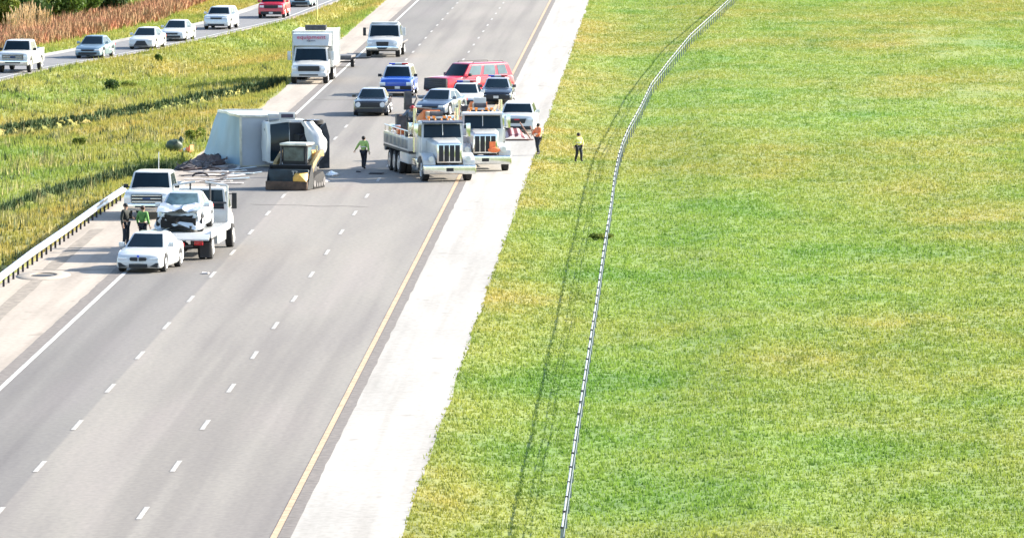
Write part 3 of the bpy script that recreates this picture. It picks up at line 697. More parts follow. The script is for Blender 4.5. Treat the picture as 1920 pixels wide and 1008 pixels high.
    if box:
        y0, y1, z0, z1, hw = box
        rk = (lambda p: p)
        if wreck:
            def rk(p):
                t = max(0, (p.y - y0) / (y1 - y0)); u = p.x / hw; h = (p.z - z0) / (z1 - z0)
                b = .10 * math.sin(p.y * 2.1 + p.z) * t
                return Vector((p.x + .05*noise.noise(p*.9), p.y, p.z + h * t * (-.42*u + .12) + .06*noise.noise(p*.8)*h + b*.2))
        def grid_panel(nm, m, org, ux, uy, nx, ny, th):
            org, ux, uy = Vector(org), Vector(ux), Vector(uy); nrm = ux.cross(uy).normalized() * th
            vs = [org + ux*i/nx + uy*j/ny for j in range(ny+1) for i in range(nx+1)]; k = len(vs); vs += [p - nrm for p in vs]; fs = []
            for j in range(ny):
                for i in range(nx):
                    a = j*(nx+1)+i; fs.append((a, a+1, a+nx+2, a+nx+1)); fs.append((k+a, k+a+nx+1, k+a+nx+2, k+a+1))
            rim = list(range(nx+1)) + [j*(nx+1)+nx for j in range(1, ny+1)] + [ny*(nx+1)+i for i in range(nx-1, -1, -1)] + [j*(nx+1) for j in range(ny-1, 0, -1)]
            for a, b in zip(rim, rim[1:]+rim[:1]): fs.append((a, k+a, k+b, b))
            return MB().add(vs, fs).build(nm, m, root, deform=rk, smooth=30)
        bm_ = BOXM if wreck else WHITE2
        grid_panel('box_front', bm_, (-hw, y0, z0), (2*hw, 0, 0), (0, 0, z1-z0), 8, 8, .04)
        grid_panel('box_rear', bm_, (hw, y1, z0), (-2*hw, 0, 0), (0, 0, z1-z0), 8, 8, .04)
        grid_panel('box_roof', ROOFM if wreck else WHITE2, (-hw+.045, y0+.045, z1-.002), (2*hw-.09, 0, 0), (0, y1-y0-.09, 0), 10, 20, .04)
        grid_panel('box_floor', FRAMEM, (hw-.045, y0+.045, z0+.002), (-(2*hw-.09), 0, 0), (0, y1-y0-.09, 0), 6, 12, .04)
        for s in (-1, 1):
            grid_panel('box_side', bm_, (s*hw - (.002*s), y0+.044 if s > 0 else y1-.044, z0), (0, (y1-y0-.088)*s, 0), (0, 0, z1-z0), 20, 8, .04)
            for yy in (y0, y1): 
                e = MB()
                for q in range(6): e.box(s*hw - .05, s*hw + .05, yy - .05, yy + .05, lerp(z0, z1, q/6), lerp(z0, z1, (q+1)/6))
                e.build('corner_post', TRIM if wreck else STEEL, root, deform=rk)
            e = MB()
            for q in range(10): e.box(s*hw - .06, s*hw + .045, lerp(y0, y1, q/10), lerp(y0, y1, (q+1)/10), z1 - .08, z1 + .035)
            e.build('roof_rail', TRIM if wreck else STEEL, root, deform=rk)
        MB().box(-hw, hw, y0-.05, y0+.05, z1 - .07, z1 + .03).build('roof_rail', TRIM if wreck else STEEL, root, deform=rk)
        for s in (-1, 1):
            MB().box(min(s*hw, s*(hw-.25)), max(s*hw, s*(hw-.25)), y1 - .02, y1 + .07, z0 + .1, z0 + .3).build('tail_light', REDL, root)
    else:
        pass
    return root

# box truck on the left shoulder
bt = hood_truck('box_truck', 'white box truck with red lettering above the cab parked on the left shoulder', gp(579, 158), -1.0, box=(2.35+1.1, 10.2, 1.05, 3.55, 1.22), style='box', wheelbase=6.0)
b2 = MB().hexa([(-1.1,1.95,2.62),(1.1,1.95,2.62),(1.18,3.38,2.5),(-1.18,3.38,2.5),(-1.16,2.35,3.45),(1.16,2.35,3.45),(1.18,3.38,3.5),(-1.18,3.38,3.5)]).build('attic', WHITE2, bt, bevel=.06)
text(b2, 'equipment', .42, (0, 2.235 - .06, 3.22), (R(64), 0, 0), REDINK)
text(b2, 'logistics', .17, (0, 2.12 - .06, 2.98), (R(64), 0, 0), INK)
bt.scale = (1, 1, .87)
cu = MB().box(-.55, .75, 4.6, 5.5, 3.60, 3.95).build('cooling_unit', DARK, bt, bevel=.04)
MB().box(-.5, .7, 4.57, 4.6, 3.65, 3.9).build('louvre', FRAMEM, cu)
# plain white truck in the left lane
wt = hood_truck('white_truck', 'white bonneted truck with big side mirrors driving in the left lane behind the box truck', gp(717, 108), -2.0, style='plain', wheelbase=4.6)
MB().box(-1.15, 1.15, 3.5, 7.6, .95, 1.1).build('flatbed', DECKM, wt, bevel=.02)
MB().box(-1.12, 1.12, 3.42, 3.5, .95, 2.3).build('headboard', WHITE2, wt, bevel=.02)
wt.scale = (1, 1, .86)
# small trailer between them
tr = empty('flatbed_trailer', gp(643, 127), -4); tag(tr, 'small grey flatbed trailer standing between the box truck and the white truck', 'trailer')
MB().box(-.95, .55, 0, 2.4, .62, .78).build('deck', DECKM, tr, bevel=.02)
for s in (-1, 1): wheel(tr, -.2 + s*.72, 1.0, .33, .22, RIMD, s)
MB().tube([(0.3, .2, .6), (1.5, .5, .62), (1.75, .6, .66)], .06).build('drawbar', FRAMEM, tr, bevel=0)
MB().box(-.98, .58, -.04, 0, .50, .64).build('rear_bar', FRAMEM, tr)
MB().cyl((-.2-.72, 1.0, .33), (-.2+.72, 1.0, .33), .05).build('axle', FRAMEM, tr)

# overturned box truck, lying on its right side with the roof towards the grass
ov = empty('overturned_truck', (0,0,0)); 
bpy.data.objects.remove(ov)
ov = hood_truck('overturned_truck', 'wrecked white box truck lying on its side across the left lane with torn hood', gp(618, 314), 17, box=(3.5, 9.6, .95, 3.55, 1.22), wreck=True, wheelbase=6.6, style='plain', cat='truck')
ov.rotation_mode = 'XYZ'
Mz = Matrix.Rotation(R(17), 4, 'Z') @ Matrix.Rotation(R(-90), 4, 'Y')
p = gp(616, 318); ov.matrix_world = Matrix.Translation((p.x, p.y, 1.24)) @ Mz

LOCKM = mat('locker_grey', (.13, .155, .19), .4, .3, var=.25, scale=4)
# ---- heavy tow trucks
def heavy_tow(name, label, loc, yaw, boomlen=7.0, rot=True):
    root = empty(name, loc, yaw); tag(root, label, 'tow truck', 'heavy tow trucks beside the overturned truck')
    P = WHITE2
    # bonnet
    MB().loft([[(-.60,.15,.95),(.60,.15,.95),(.62,.15,1.72),(.5,.15,1.84),(-.5,.15,1.84),(-.62,.15,1.72)],
               [(-.74,1.9,.95),(.74,1.9,.95),(.78,1.9,1.85),(.62,1.9,2.0),(-.62,1.9,2.0),(-.78,1.9,1.85)]]).build('hood', P, root, bevel=.04)
    g = MB().box(-.60, .60, .06, .17, .88, 1.80).build('grille_surround', CHROME, root, bevel=.05)
    for k in range(4): MB().box(-.50 + k*.26, -.50 + k*.26 + .225, .045, .08, .96, 1.72).build('grille', DARK, g, bevel=.015)
    MB().box(-1.26, 1.26, -.12, .06, .36, .80).build('bumper', CHROME, root, bevel=.06, segs=3)
    MB().box(-.17, .17, -.14, -.12, .50, .66).build('number_plate', DARK, root)
    for s in (-1, 1):
        # rounded wing over the front wheel
        poly = [(.05, .80), (.10, 1.02), (.35, 1.20), (.8, 1.32), (1.3, 1.32), (1.75, 1.15), (1.95, .85), (1.85, .80), (1.62, 1.04), (1.25, 1.16), (.82, 1.16), (.45, 1.0), (.3, .78)]
        x0, x1 = sorted((s*.66, s*1.24)); MB().prism_x(poly, x0, x1).build('wing', P, root, bevel=.025)
        MB().cyl((s*.88, .12, 1.08), (s*.88, -.06, 1.08), .13, n=16).build('headlight', LAMP, root)
        MB().box(min(s*.75, s*1.0), max(s*.75, s*1.0), .10, .3, .98, 1.18).build('headlight_pod', CHROME, root, bevel=.03)
        wheel(root, s*1.02, 1.0, .52, .32, None, s)
        MB().cyl((s*1.0, 3.75, 1.2), (s*1.0, 3.75, 3.3), .09, n=12).build('exhaust_stack', CHROME, root)
        mirror(root, s*1.0, 2.1, 2.35, s, CHROME, True)
        st = MB().box(min(s*.80, s*1.22), max(s*.80, s*1.22), 2.1, 3.5, .42, .98).build('step_tank', CHROME, root, bevel=.08)
        MB().box(min(s*.9, s*1.26), max(s*.9, s*1.26), 2.2, 3.4, .62, .66).build('tread', DARK, st)
        MB().box(min(s*.99, s*1.03), max(s*.99, s*1.03), 2.15, 3.3, 1.05, 1.98).build('door', P, root, bevel=.01)
    cabin(root, 1.95, 2.72, 1.95, 2.12, 3.5, 3.55, 1.0, .95, P, GLASS, GLASS, bow=.07, splits=(0, 1), fv=(.04, .84), sv=(.08, .82))
    MB().box(-1.0, 1.0, 1.93, 3.55, .9, 1.96).build('cab', P, root, bevel=.04)
    MB().hexa([(-.96,1.72,2.66),(.96,1.72,2.66),(.96,2.1,2.72),(-.96,2.1,2.72),(-.96,1.74,2.73),(.96,1.74,2.73),(.96,2.1,2.80),(-.96,2.1,2.80)]).build('visor', GREYC if rot else P, root)
    MB().cyl((0, 1.85, 2.1), (0, 1.95, 2.7), .02).build('windshield_divider', P, root)
    for k in range(5): MB().ell((-.6 + .3*k, 2.2, 2.82), .05, .06, .05, 8, 5).build('marker_lamp', AMBER, root)
    lb = MB().box(-.62, .62, 2.78, 3.0, 2.84, 2.93).build('light_bar', STEEL, root, bevel=.02)
    for q in (-.5, -.25, .25, .5): MB().box(q - .07, q + .07, 2.76, 3.02, 2.85, 2.95).build('lens', AMBER, lb)
    MB().box(-.5, .5, 2.8, 2.98, 2.74, 2.85).build('light_bar_foot', DARK, root)
    # chassis and wrecker body
    for s in (-1, 1): MB().box(s*.42-.06, s*.42+.06, .2, 11.2, .72, 1.0).build('chassis_rail', FRAMEM, root)
    axs = [7.2, 8.5, 9.8]
    for ax in [1.0] + axs: MB().cyl((-.9, ax, .52), (.9, ax, .52), .09).build('axle', FRAMEM, root)
    for ax in axs:
        for s in (-1, 1): wheel(root, s*1.06, ax, .52, .28, None, s); wheel(root, s*.74, ax, .52, .28, None, s)
    MB().box(-1.24, 1.24, 4.1, 11.3, 1.12, 1.22).build('body_deck', FRAMEM, root)
    for s in (-1, 1):
        b = MB().box(min(s*.80, s*1.26), max(s*.80, s*1.26), 4.15, 6.5, .62, 1.11).build('lower_locker', P, root, bevel=.03)
        c = MB().box(min(s*.88, s*1.26), max(s*.88, s*1.26), 4.15, 11.2, 1.225, 1.86).build('tool_locker', P, root, bevel=.04)
        for k in range(6):
            y = 4.3 + k*1.14; d = MB().box(min(s*1.262, s*1.275), max(s*1.262, s*1.275), y, y + 1.02, 1.32, 1.74).build('locker_door', LOCKM, c, bevel=.005)
        hr = MB().tube([(s*1.2, 4.2, 2.16), (s*1.2, 11.1, 2.16)], .03, 6)
        for k in range(7): hr.cyl((s*1.2, 4.3 + k*1.12, 1.85), (s*1.2, 4.3 + k*1.12, 2.16), .02, n=6)
        hr.build('hand_rail', CHROME, root)
        MB().box(min(s*.9, s*1.22), max(s*.9, s*1.22), 4.2, 4.5, 2.03, 2.6).build('work_lamp_tower', CHROME, root, bevel=.03)
    for (bx, by, bw, bl, bh, bmn) in ((-.95, 5.2, .22, .7, .28, FRAMEM), (.9, 5.8, .25, .9, .34, TRIM), (-.95, 7.6, .2, .6, .22, ORANGEP), (.95, 8.4, .22, 1.0, .3, FRAMEM), (-.92, 9.6, .24, .8, .34, CHROME), (.0, 10.6, .7, .5, .8, FRAMEM)):
        MB().box(bx - bw, bx + bw, by, by + bl, 1.865, 1.865 + bh).build('gear_box', bmn, root, bevel=.03)
    for s in (-1, 1):
        MB().box(min(s*.3, s*1.2), max(s*.3, s*1.2), 11.21, 11.5, .9, 1.7).build('rear_spade', CHROME, root, bevel=.05)
        ch_ = MB()
        for k in range(6): ch_.ell((s*.84, 7.8 + k*.09, 1.83 - .02*k), .03, .06, .03, 8, 5)
        ch_.build('chain', FRAMEM, root)
    MB().box(-.8, .8, 5.6, 7.0, 1.22, 2.2).build('winch_housing', ORANGEP, root, bevel=.06)
    a = Vector((0, 9.2, 2.15)); b = Vector((.15, 9.2 - boomlen*.62, 3.15)); c = Vector((.2, 9.2 - boomlen*.8, 3.4))
    bm = MB(); 
    for (q0, q1, wd, hh) in ((a, b, .42, .46),):
        bm.hexa([(q0.x-wd,q1.y,q1.z-hh),(q0.x+wd,q1.y,q1.z-hh),(q0.x+wd,q0.y,q0.z-hh),(q0.x-wd,q0.y,q0.z-hh),(q0.x-wd,q1.y,q1.z),(q0.x+wd,q1.y,q1.z),(q0.x+wd,q0.y,q0.z),(q0.x-wd,q0.y,q0.z)])
    bo = bm.build('boom', ORANGEP, root, bevel=.04)
    MB().box(-.3, .3, b.y - 1.3, b.y + .2, b.z - .42, b.z - .06).build('boom_tip', TANC, bo, bevel=.03)
    MB().cyl((-.3, b.y - 1.3, b.z - .2), (.3, b.y - 1.3, b.z - .2), .2, n=14).build('sheave', FRAMEM, bo)
    for s in (-1, 1): MB().cyl((s*.25, 7.4, 1.6), (s*.25, b.y + 1.2, b.z - .5), .08).build('boom_ram', CHROME, root)
    return root
t1 = heavy_tow('heavy_tow_truck', 'white heavy tow truck nearest the camera, black plate on bumper, orange boom', gp(843, 341), 12)
mb = MB().cyl((-.9, 6.3, 1.2), (-.9, 6.3, 3.5), .08)
mb.build('mast', FRAMEM, t1)
hk = MB().prism_x([(6.05, 3.3), (6.35, 3.3), (6.4, 3.8), (6.2, 4.0), (6.05, 3.75)], -1.08, -.74).box(-1.1, -.6, 6.1, 6.3, 3.1, 3.4).ell((-.8, 6.2, 3.0), .24, .14, .13).build('hook_block', FRAMEM, t1)
MB().tube([(-.75, 6.2, 3.9), (-.55, 6.2, 3.85), (-.48, 6.2, 3.65), (-.6, 6.2, 3.4)], .035, 6).build('hook', DECKM, hk)
for z in (3.2,): MB().tube([(-.9, 6.3, z), (.3, 6.6, z - .1)], .06, 6).build('boom_brace', FRAMEM, t1)
t2 = heavy_tow('heavy_tow_truck', 'white heavy tow truck with orange cloth on its grille, behind and right of the first', gp(910, 322), 5.5, rot=False)
MB().ell((.42, -.02, 1.05), .30, .08, .13).box(.2, .5, .0, .04, 1.0, 1.45).build('orange_cloth', HIORANGE, t2)
MB().box(-.3, .3, 3.8, 4.0, 2.1, 3.4).build('headboard', WHITE2, t2, bevel=.02)

# ---- cars on the carriageway
car('sedan', 'white sedan with two kidney grilles and dark sunroof nearest the camera by the drain', 259, 508, -7.5, 'sedan', WHITE, face='bmw', sideglass=GLASSL)
pk = car('pickup_truck', 'white pickup with chrome grille and whip aerial parked on left shoulder beside guardrail', 275, 408, -2.5, 'pickup', WHITE, face='truck', cat='pickup', lift=.03)
MB().cyl((.15, 3.2, 1.9), (.15, 3.25, 2.75), .02).build('aerial', WHITE2, pk)
car('sedan', 'black sedan with silver roof and round headlights driving in the middle of the road', 694, 214, -1.0, 'muscle', BLACKP, face='muscle', roofm=SILVER, glass=GLASS)
car('police_suv', 'blue suv with pale roof and pale wings behind the black sedan', 742, 177, -2.0, 'suv', BLUEP, face='blue', roofm=SILVER, cat='suv', dims=.96, extras=('lightbar',))
ch = car('fire_suv', 'red sport utility vehicle with white door emblem standing across the lanes', 816, 178, -47, 'bigsuv', REDP, face='truck', cat='suv', sideglass=GLASSL, extras=('roofrack',))
for o in ch.children:
    if o.name.startswith(('bumper', 'grille', 'headlight')):
        o.data.materials[0] = DARK  # face parts turned dark as well: the front's shade painted in
        for q in o.children: q.data.materials[0] = FRAMEM
for o in ch.children:
    if o.name.startswith('badge'): bpy.data.objects.remove(o)
MB().hexa([(-.98,-.06,.40),(.98,-.06,.40),(1.0,.10,.40),(-1.0,.10,.40),(-.97,-.015,1.10),(.97,-.015,1.10),(.98,.10,1.10),(-.98,.10,1.10)]).build('front_shade_panel', DARK, ch, bevel=.02)  # dark panel added over the nose, standing in for its shade
MB().prism_x([(2.35, .78), (2.62, .78), (2.66, 1.1), (2.48, 1.18), (2.32, 1.1)], 1.03, 1.042).build('door_emblem', PLATE, ch)
car('police_car', 'white police car with dark grille and light bar in front of the red vehicle', 870, 203, -1.5, 'sedan', WHITE, face='suvdark', cat='police car', extras=('lightbar',))
car('black_sedan', 'black car with pale roof and light bar parked right of the white police car', 930, 192, -1.0, 'sedan', BLACKP, face='suvdark', cat='police car', roofm=SILVER, extras=('lightbar',))
car('white_suv', 'white suv with narrow dark grille parked on the pale right shoulder', 969, 249, -1.0, 'suv', WHITE, face='suvwhite', cat='suv', dims=.89)
car('dark_silver_car', 'blue grey car half hidden behind the tow truck booms, left of the white police car', 806, 215, -14, 'sedan', mat('slate_paint', (0.07, 0.10, 0.15), 0.3, 0.3, var=0.05, coat=0.5), roofm=SILVER, cat='car')
# ramp
def ramp_yaw(px, py):
    p = gp(px, py); d = 4.0; x0, x1 = ramp_x(p.y - d), ramp_x(p.y + d)
    return -math.degrees(math.atan2(x1 - x0, 2*d))
G = 'vehicles queued on the ramp'
car('pickup_truck', 'lifted white pickup with big tyres, first of the ramp queue at the left edge', 24, 133, ramp_yaw(30, 133), 'pickup', WHITE, face='truck', cat='pickup', dims=.97, lift=.12, group=G)
car('sedan', 'blue grey sedan on the ramp behind the lifted pickup', 164, 106, ramp_yaw(160, 106), 'sedan', SILVERBLUE, group=G)
car('sedan', 'white sedan with large dark trapezoid grille on the ramp', 264, 89, ramp_yaw(264, 89), 'sedan', WHITE, face='sport', group=G)
car('sedan', 'white sedan with slim dark grille close behind the white car with trapezoid grille', 322, 74, ramp_yaw(322, 74), 'sedan', WHITE, group=G)
car('small_suv', 'silver white small suv alone on the ramp before the red suv', 405, 52, ramp_yaw(405, 52), 'suv', SILVER, group=G, cat='suv', dims=.9)
car('red_suv', 'red suv on the ramp at the top of the photo', 508, 31, ramp_yaw(508, 31), 'bigsuv', REDP, face='suvdark', group=G, cat='suv')
car('dark_sedan', 'dark car with white side behind the red suv at the top edge', 562, 10, ramp_yaw(562, 10), 'sedan', SILVERBLUE, group=G)

# ---- flatbed tow truck seen from behind, with the wrecked car on it
ft = empty('flatbed_tow_truck', gp(338, 489), -3.2); tag(ft, 'white flatbed tow truck seen from behind carrying the wrecked silver car', 'tow truck')
MB().box(-1.18, 1.18, 0, 6.4, .98, 1.10).build('flatbed', WHITE2, ft, bevel=.03)
MB().hexa([(-1.2,-.5,.84),(1.2,-.5,.84),(1.18,-.005,.97),(-1.18,-.005,.97),(-1.2,-.5,.90),(1.2,-.5,.90),(1.18,-.005,1.09),(-1.18,-.005,1.09)]).build('tail_ramp', WHITE2, ft)
for s in (-1, 1):
    MB().box(min(s*1.18, s*1.25), max(s*1.18, s*1.25), .02, 6.4, .90, 1.18).build('side_rail', WHITE2, ft, bevel=.01)
    MB().box(s*.42-.06, s*.42+.06, .4, 9.4, .62, .90).build('chassis_rail', FRAMEM, ft)
    MB().box(min(s*.55, s*.9), max(s*.55, s*.9), .0, .12, .62, .80).build('tail_light', REDL, ft, bevel=.02)
    for ax in (1.3,):
        wheel(ft, s*1.02, ax, .48, .26, None, s); wheel(ft, s*.72, ax, .48, .26, None, s)
    MB().box(min(s*.72, s*1.12), max(s*.72, s*1.12), .55, .60, .1, .70).build('mud_flap', DARK, ft)
    wheel(ft, s*1.0, 8.2, .48, .3, None, s)
    MB().box(min(s*.72, s*1.18), max(s*.72, s*1.18), 2.6, 5.4, .5, .88).build('tool_box', WHITE2, ft, bevel=.03)
    mirror(ft, s*1.02, 7.45, 1.95, s, DARK, True)
    MB().tube([(s*1.1, 6.45, 1.05), (s*1.1, 6.45, 2.6), (s*.2, 6.45, 2.75)], .045, 8).build('rack_hoop', WHITE2, ft)
MB().tube([(-1.1, 6.45, 1.9), (1.1, 6.45, 1.9)], .04, 8).tube([(-.4, 6.45, 1.1), (-.4, 6.45, 2.7)], .04, 8).tube([(.4, 6.45, 1.1), (.4, 6.45, 2.7)], .04, 8).build('headache_rack', FRAMEM, ft)
MB().box(-1.05, 1.05, 6.75, 8.3, .75, 1.6).build('cab', WHITE2, ft, bevel=.06)
cabin(ft, 1.58, 2.45, 6.75, 6.85, 7.9, 8.35, 1.05, .93, WHITE2, GLASS, GLASS, bow=-.02, splits=(0, 1), rear=True)
body_loft(1.5, 2.1, [(0, 1.55), (.3, 1.52), (1.2, 1.35), (1.5, .9)], [(0, 1), (1.2, .95), (1.5, .85)], .55, [(.0, .54, .48)], name='hood', paint_=WHITE2, parent=ft).location = (0, 8.25, 0)
MB().box(-.5, .5, .0, .06, .55, .62).cyl((0, -.35, .45), (0, .3, .55), .08).build('tow_bar', FRAMEM, ft)
MB().cyl((-.9, 1.3, .48), (.9, 1.3, .48), .09).ell((0, 1.3, .48), .2, .25, .2).build('axle', FRAMEM, ft)
def crumple(co):
    k = max(0, 1 - co.y / 1.7)
    if k <= 0: return co
    return Vector((co.x + .22*k*noise.noise(co*2.3), co.y + .55*k*k*(.6 + noise.noise(co*1.9 + Vector((3,1,0)))) , co.z + .30*k*noise.noise(co*2.1 + Vector((0,7,0))) - .05*k))
wp = ft.matrix_basis @ Vector((-.15, .25, 1.105)); 
wk = car('wrecked_car', 'silver car with crushed front carried on the flatbed tow truck', 0, 0, -3.5, 'sedan', SILVER, at=wp, deform=crumple, sideglass=GLASSL, glass=mat('pale_windshield', (0.09, 0.15, 0.17), .15, var=.3), dims=1.03)
MB().box(-.62, .45, .0, .5, .24, .66).ell((-.1, .1, .5), .5, .25, .2).build('exposed_engine', UNDER, wk, deform=crumple)
wd = MB(); random.seed(3)
vs = []; fs = []
for j in range(9):
    for i in range(13):
        x = -.85 + 1.7*i/12; y = .15 + 1.2*j/8
        vs.append((x, y, .80 + .16*y + .16*noise.noise(Vector((x*2.6, y*2.4, 3))) + .10*abs(noise.noise(Vector((x*5, y*4, 8)))) ))
for j in range(8):
    for i in range(12): fs.append((j*13+i, j*13+i+1, (j+1)*13+i+1, (j+1)*13+i))
MB().add(vs, fs).build('crumpled_hood', SILVER, wk, smooth=20)

# ---- compact track loader
ARMM = mat('dull_ochre_paint', (.24, .17, .07), .6, var=.35, scale=5)
ld = empty('track_loader', gp(537, 357), -14); tag(ld, 'dark track loader with black bucket and ochre lift arms beside the overturned truck', 'loader')
for s in (-1, 1):
    x0, x1 = sorted((s*.62, s*1.0))
    tk = MB().prism_x([(.95, .22), (1.15, .05), (2.75, .05), (2.98, .25), (2.95, .5), (2.55, .78), (1.35, .62), (.98, .42)], x0, x1).build('track', RUBBER, ld, bevel=.05)
    for y, r in ((1.18, .2), (1.6, .13), (1.95, .13), (2.3, .13), (2.7, .24)):
        MB().cyl((s*.98, y, .06 + r), (s*1.02, y, .06 + r), r*.8, n=14).build('roller', DECKM, tk)
    mb = MB()
    for y, z in [(1.15 + .2*k, .035) for k in range(9)]: mb.box(x0 + .01, x1 - .01, y, y + .09, z - .02, z + .05)
    mb.build('lug', RUBBER, tk)
    pts = [(2.75, 1.75), (2.2, 1.72), (1.1, 1.25), (.75, .75), (.62, .38), (.86, .34), (1.02, .72), (1.28, 1.02), (2.25, 1.45), (2.8, 1.45)]
    a0, a1 = sorted((s*.80, s*.98)); MB().prism_x(pts, a0, a1).build('lift_arm', ARMM, ld, bevel=.03)
    MB().cyl((s*.72, 1.3, .7), (s*.72, 2.3, 1.35), .06).build('lift_ram', CHROME, ld)
    MB().tube([(s*.62, 1.25, 2.02), (s*.62, 1.15, 1.1)], .05).build('cab_post', FRAMEM, ld)
    MB().cyl((s*.7, 2.5, 1.6), (s*.7, 2.5, 1.95), .05).build('exhaust', CHROME, ld)
MB().box(-.6, .6, 1.15, 2.9, .35, 1.15).build('body', FRAMEM, ld, bevel=.04)
MB().box(-.62, .62, 2.1, 2.95, 1.15, 1.72).build('engine_cover', YELLOWP, ld, bevel=.06)
MB().box(-.56, .56, 1.2, 2.2, 1.15, 1.98).build('cab', DARK, ld, bevel=.03)
MB().box(-.66, .66, 1.05, 2.3, 2.0, 2.12).build('cab_roof', TRIM, ld, bevel=.04)
MB().box(-.48, .48, 1.165, 1.2, 1.3, 1.92).build('windshield', mat('dusty_cab_glass', (.05, .07, .065), .3, var=.5, scale=3), ld)
for s in (-1, 1): MB().box(min(s*.56, s*.585), max(s*.56, s*.585), 1.35, 2.05, 1.35, 1.9).build('side_window', GLASSL, ld)
bk = MB().prism_x([(0, .06), (.12, .02), (.9, .06), (.98, .35), (.88, .95), (.70, 1.15), (.66, 1.12), (.80, .9), (.86, .4), (.78, .14)], -1.0, 1.0).build('bucket', DARK, ld, bevel=.01)
for s in (-1, 1):
    x0, x1 = sorted((s*.975, s*1.02)); MB().prism_x([(.0, .04), (.9, .05), (.98, .35), (.88, .95), (.68, 1.14), (.35, .7)], x0, x1).build('bucket_side', DARK, bk)
MB().box(-.98, .96, .34, .62, .12, .95).build('load_panel', mat('black_load', (.012, .025, .035), .6, var=.4, scale=2), bk, bevel=.08)
MB().box(-1.0, 1.0, -.04, .12, .02, .42).build('cutting_edge', mat('rusty_brown_steel', (.075, .045, .03), .8, var=.4, scale=3), bk, bevel=.02)
MB().prism_x([(.1, .45), (.5, .95), (.62, .9), (.3, .35), (.2, .1), (.1, .12)], .5, .78).build('tilt_link', YELLOWP, ld, bevel=.03)
MB().hexa([(.32,-.02,.42),(.97,-.02,.40),(.97,.33,.55),(.32,.33,.60),(.32,-.05,.62),(.6,-.05,.78),(.95,.33,.82),(.32,.33,.80)]).build('quick_coupler', YELLOWP, ld, bevel=.03)
text(ld, 'T7', .26, (.30, .32, .78), (R(90), 0, 0), PLATE)

# ---- the road sign folded down beside the white suv, cone and drum in the grass
fs_ = empty('folded_sign', gp(968, 264), 5); tag(fs_, 'maroon and white striped roll-up sign collapsed on the pale shoulder before the white suv', 'sign')
vs = []; fcs = []; N = 12
for i in range(N + 1):
    for j in range(6):
        t = i/N; vs.append((-.8 + 1.5*t, -.1 + .9*j/5, .02 + .62*math.sin(math.pi*min(1, t*1.05))**.7 * (.35 + .65*j/5) + .04*math.sin(t*22)))
for i in range(N):
    for j in range(5): fcs.append((i*6+j, i*6+j+1, (i+1)*6+j+1, (i+1)*6+j))
m_, n_, L_, b_, tc_ = nodes_mat('maroon_white_stripes', .7)
wv = n_.new('ShaderNodeTexWave'); wv.inputs['Scale'].default_value = .95; wv.inputs['Distortion'].default_value = 2; L_.new(tc_.outputs['Object'], wv.inputs[0])
r_ = ramp(n_, L_, wv.outputs[0], [(.50, (.16, .035, .04)), (.70, (.5, .36, .35))]); L_.new(r_.outputs[0], b_.inputs[0])
MB().add(vs, fcs).build('sign_cloth', m_, fs_)
MB().tube([(.2, .3, .95), (.75, .1, .1)], .035).tube([(.75, .4, .75), (.95, .2, .2)], .03).tube([(-.9, 0, .06), (.9, 0, .06)], .03).build('stand', mat('brown_stand', (.25, .12, .08), .6, var=.2), fs_)
cn = empty('traffic_cone', gp(346, 286), 70); tag(cn, 'orange traffic cone fallen on the grass left of the wreck', 'cone')
MB().cyl((0, -.35, .17), (0, .35, .06), .16, .03, 14).build('cone', HIORANGE, cn); MB().box(-.2, .2, -.4, -.35, 0, .38).build('base', HIORANGE, cn)
MB().cyl((0, -.12, .137), (0, .05, .11), .125, .10, 14, False).build('band', REFL, cn)
bg_ = empty('rubbish_sack', gp(327, 284), 20); tag(bg_, 'dark green slumped sack on the grass next to the orange cone', 'sack')
MB().ell((0, 0, .3), .45, .4, .32, 14, 10).ell((.35, 0, .55), .12, .1, .2).build('sack_body', mat('dark_green_sack', (.03, .055, .035), .6, var=.4, scale=5), bg_, deform=lambda c: c + Vector((.07*noise.noise(c*4), .07*noise.noise(c*4+Vector((3,3,3))), .06*noise.noise(c*5))))

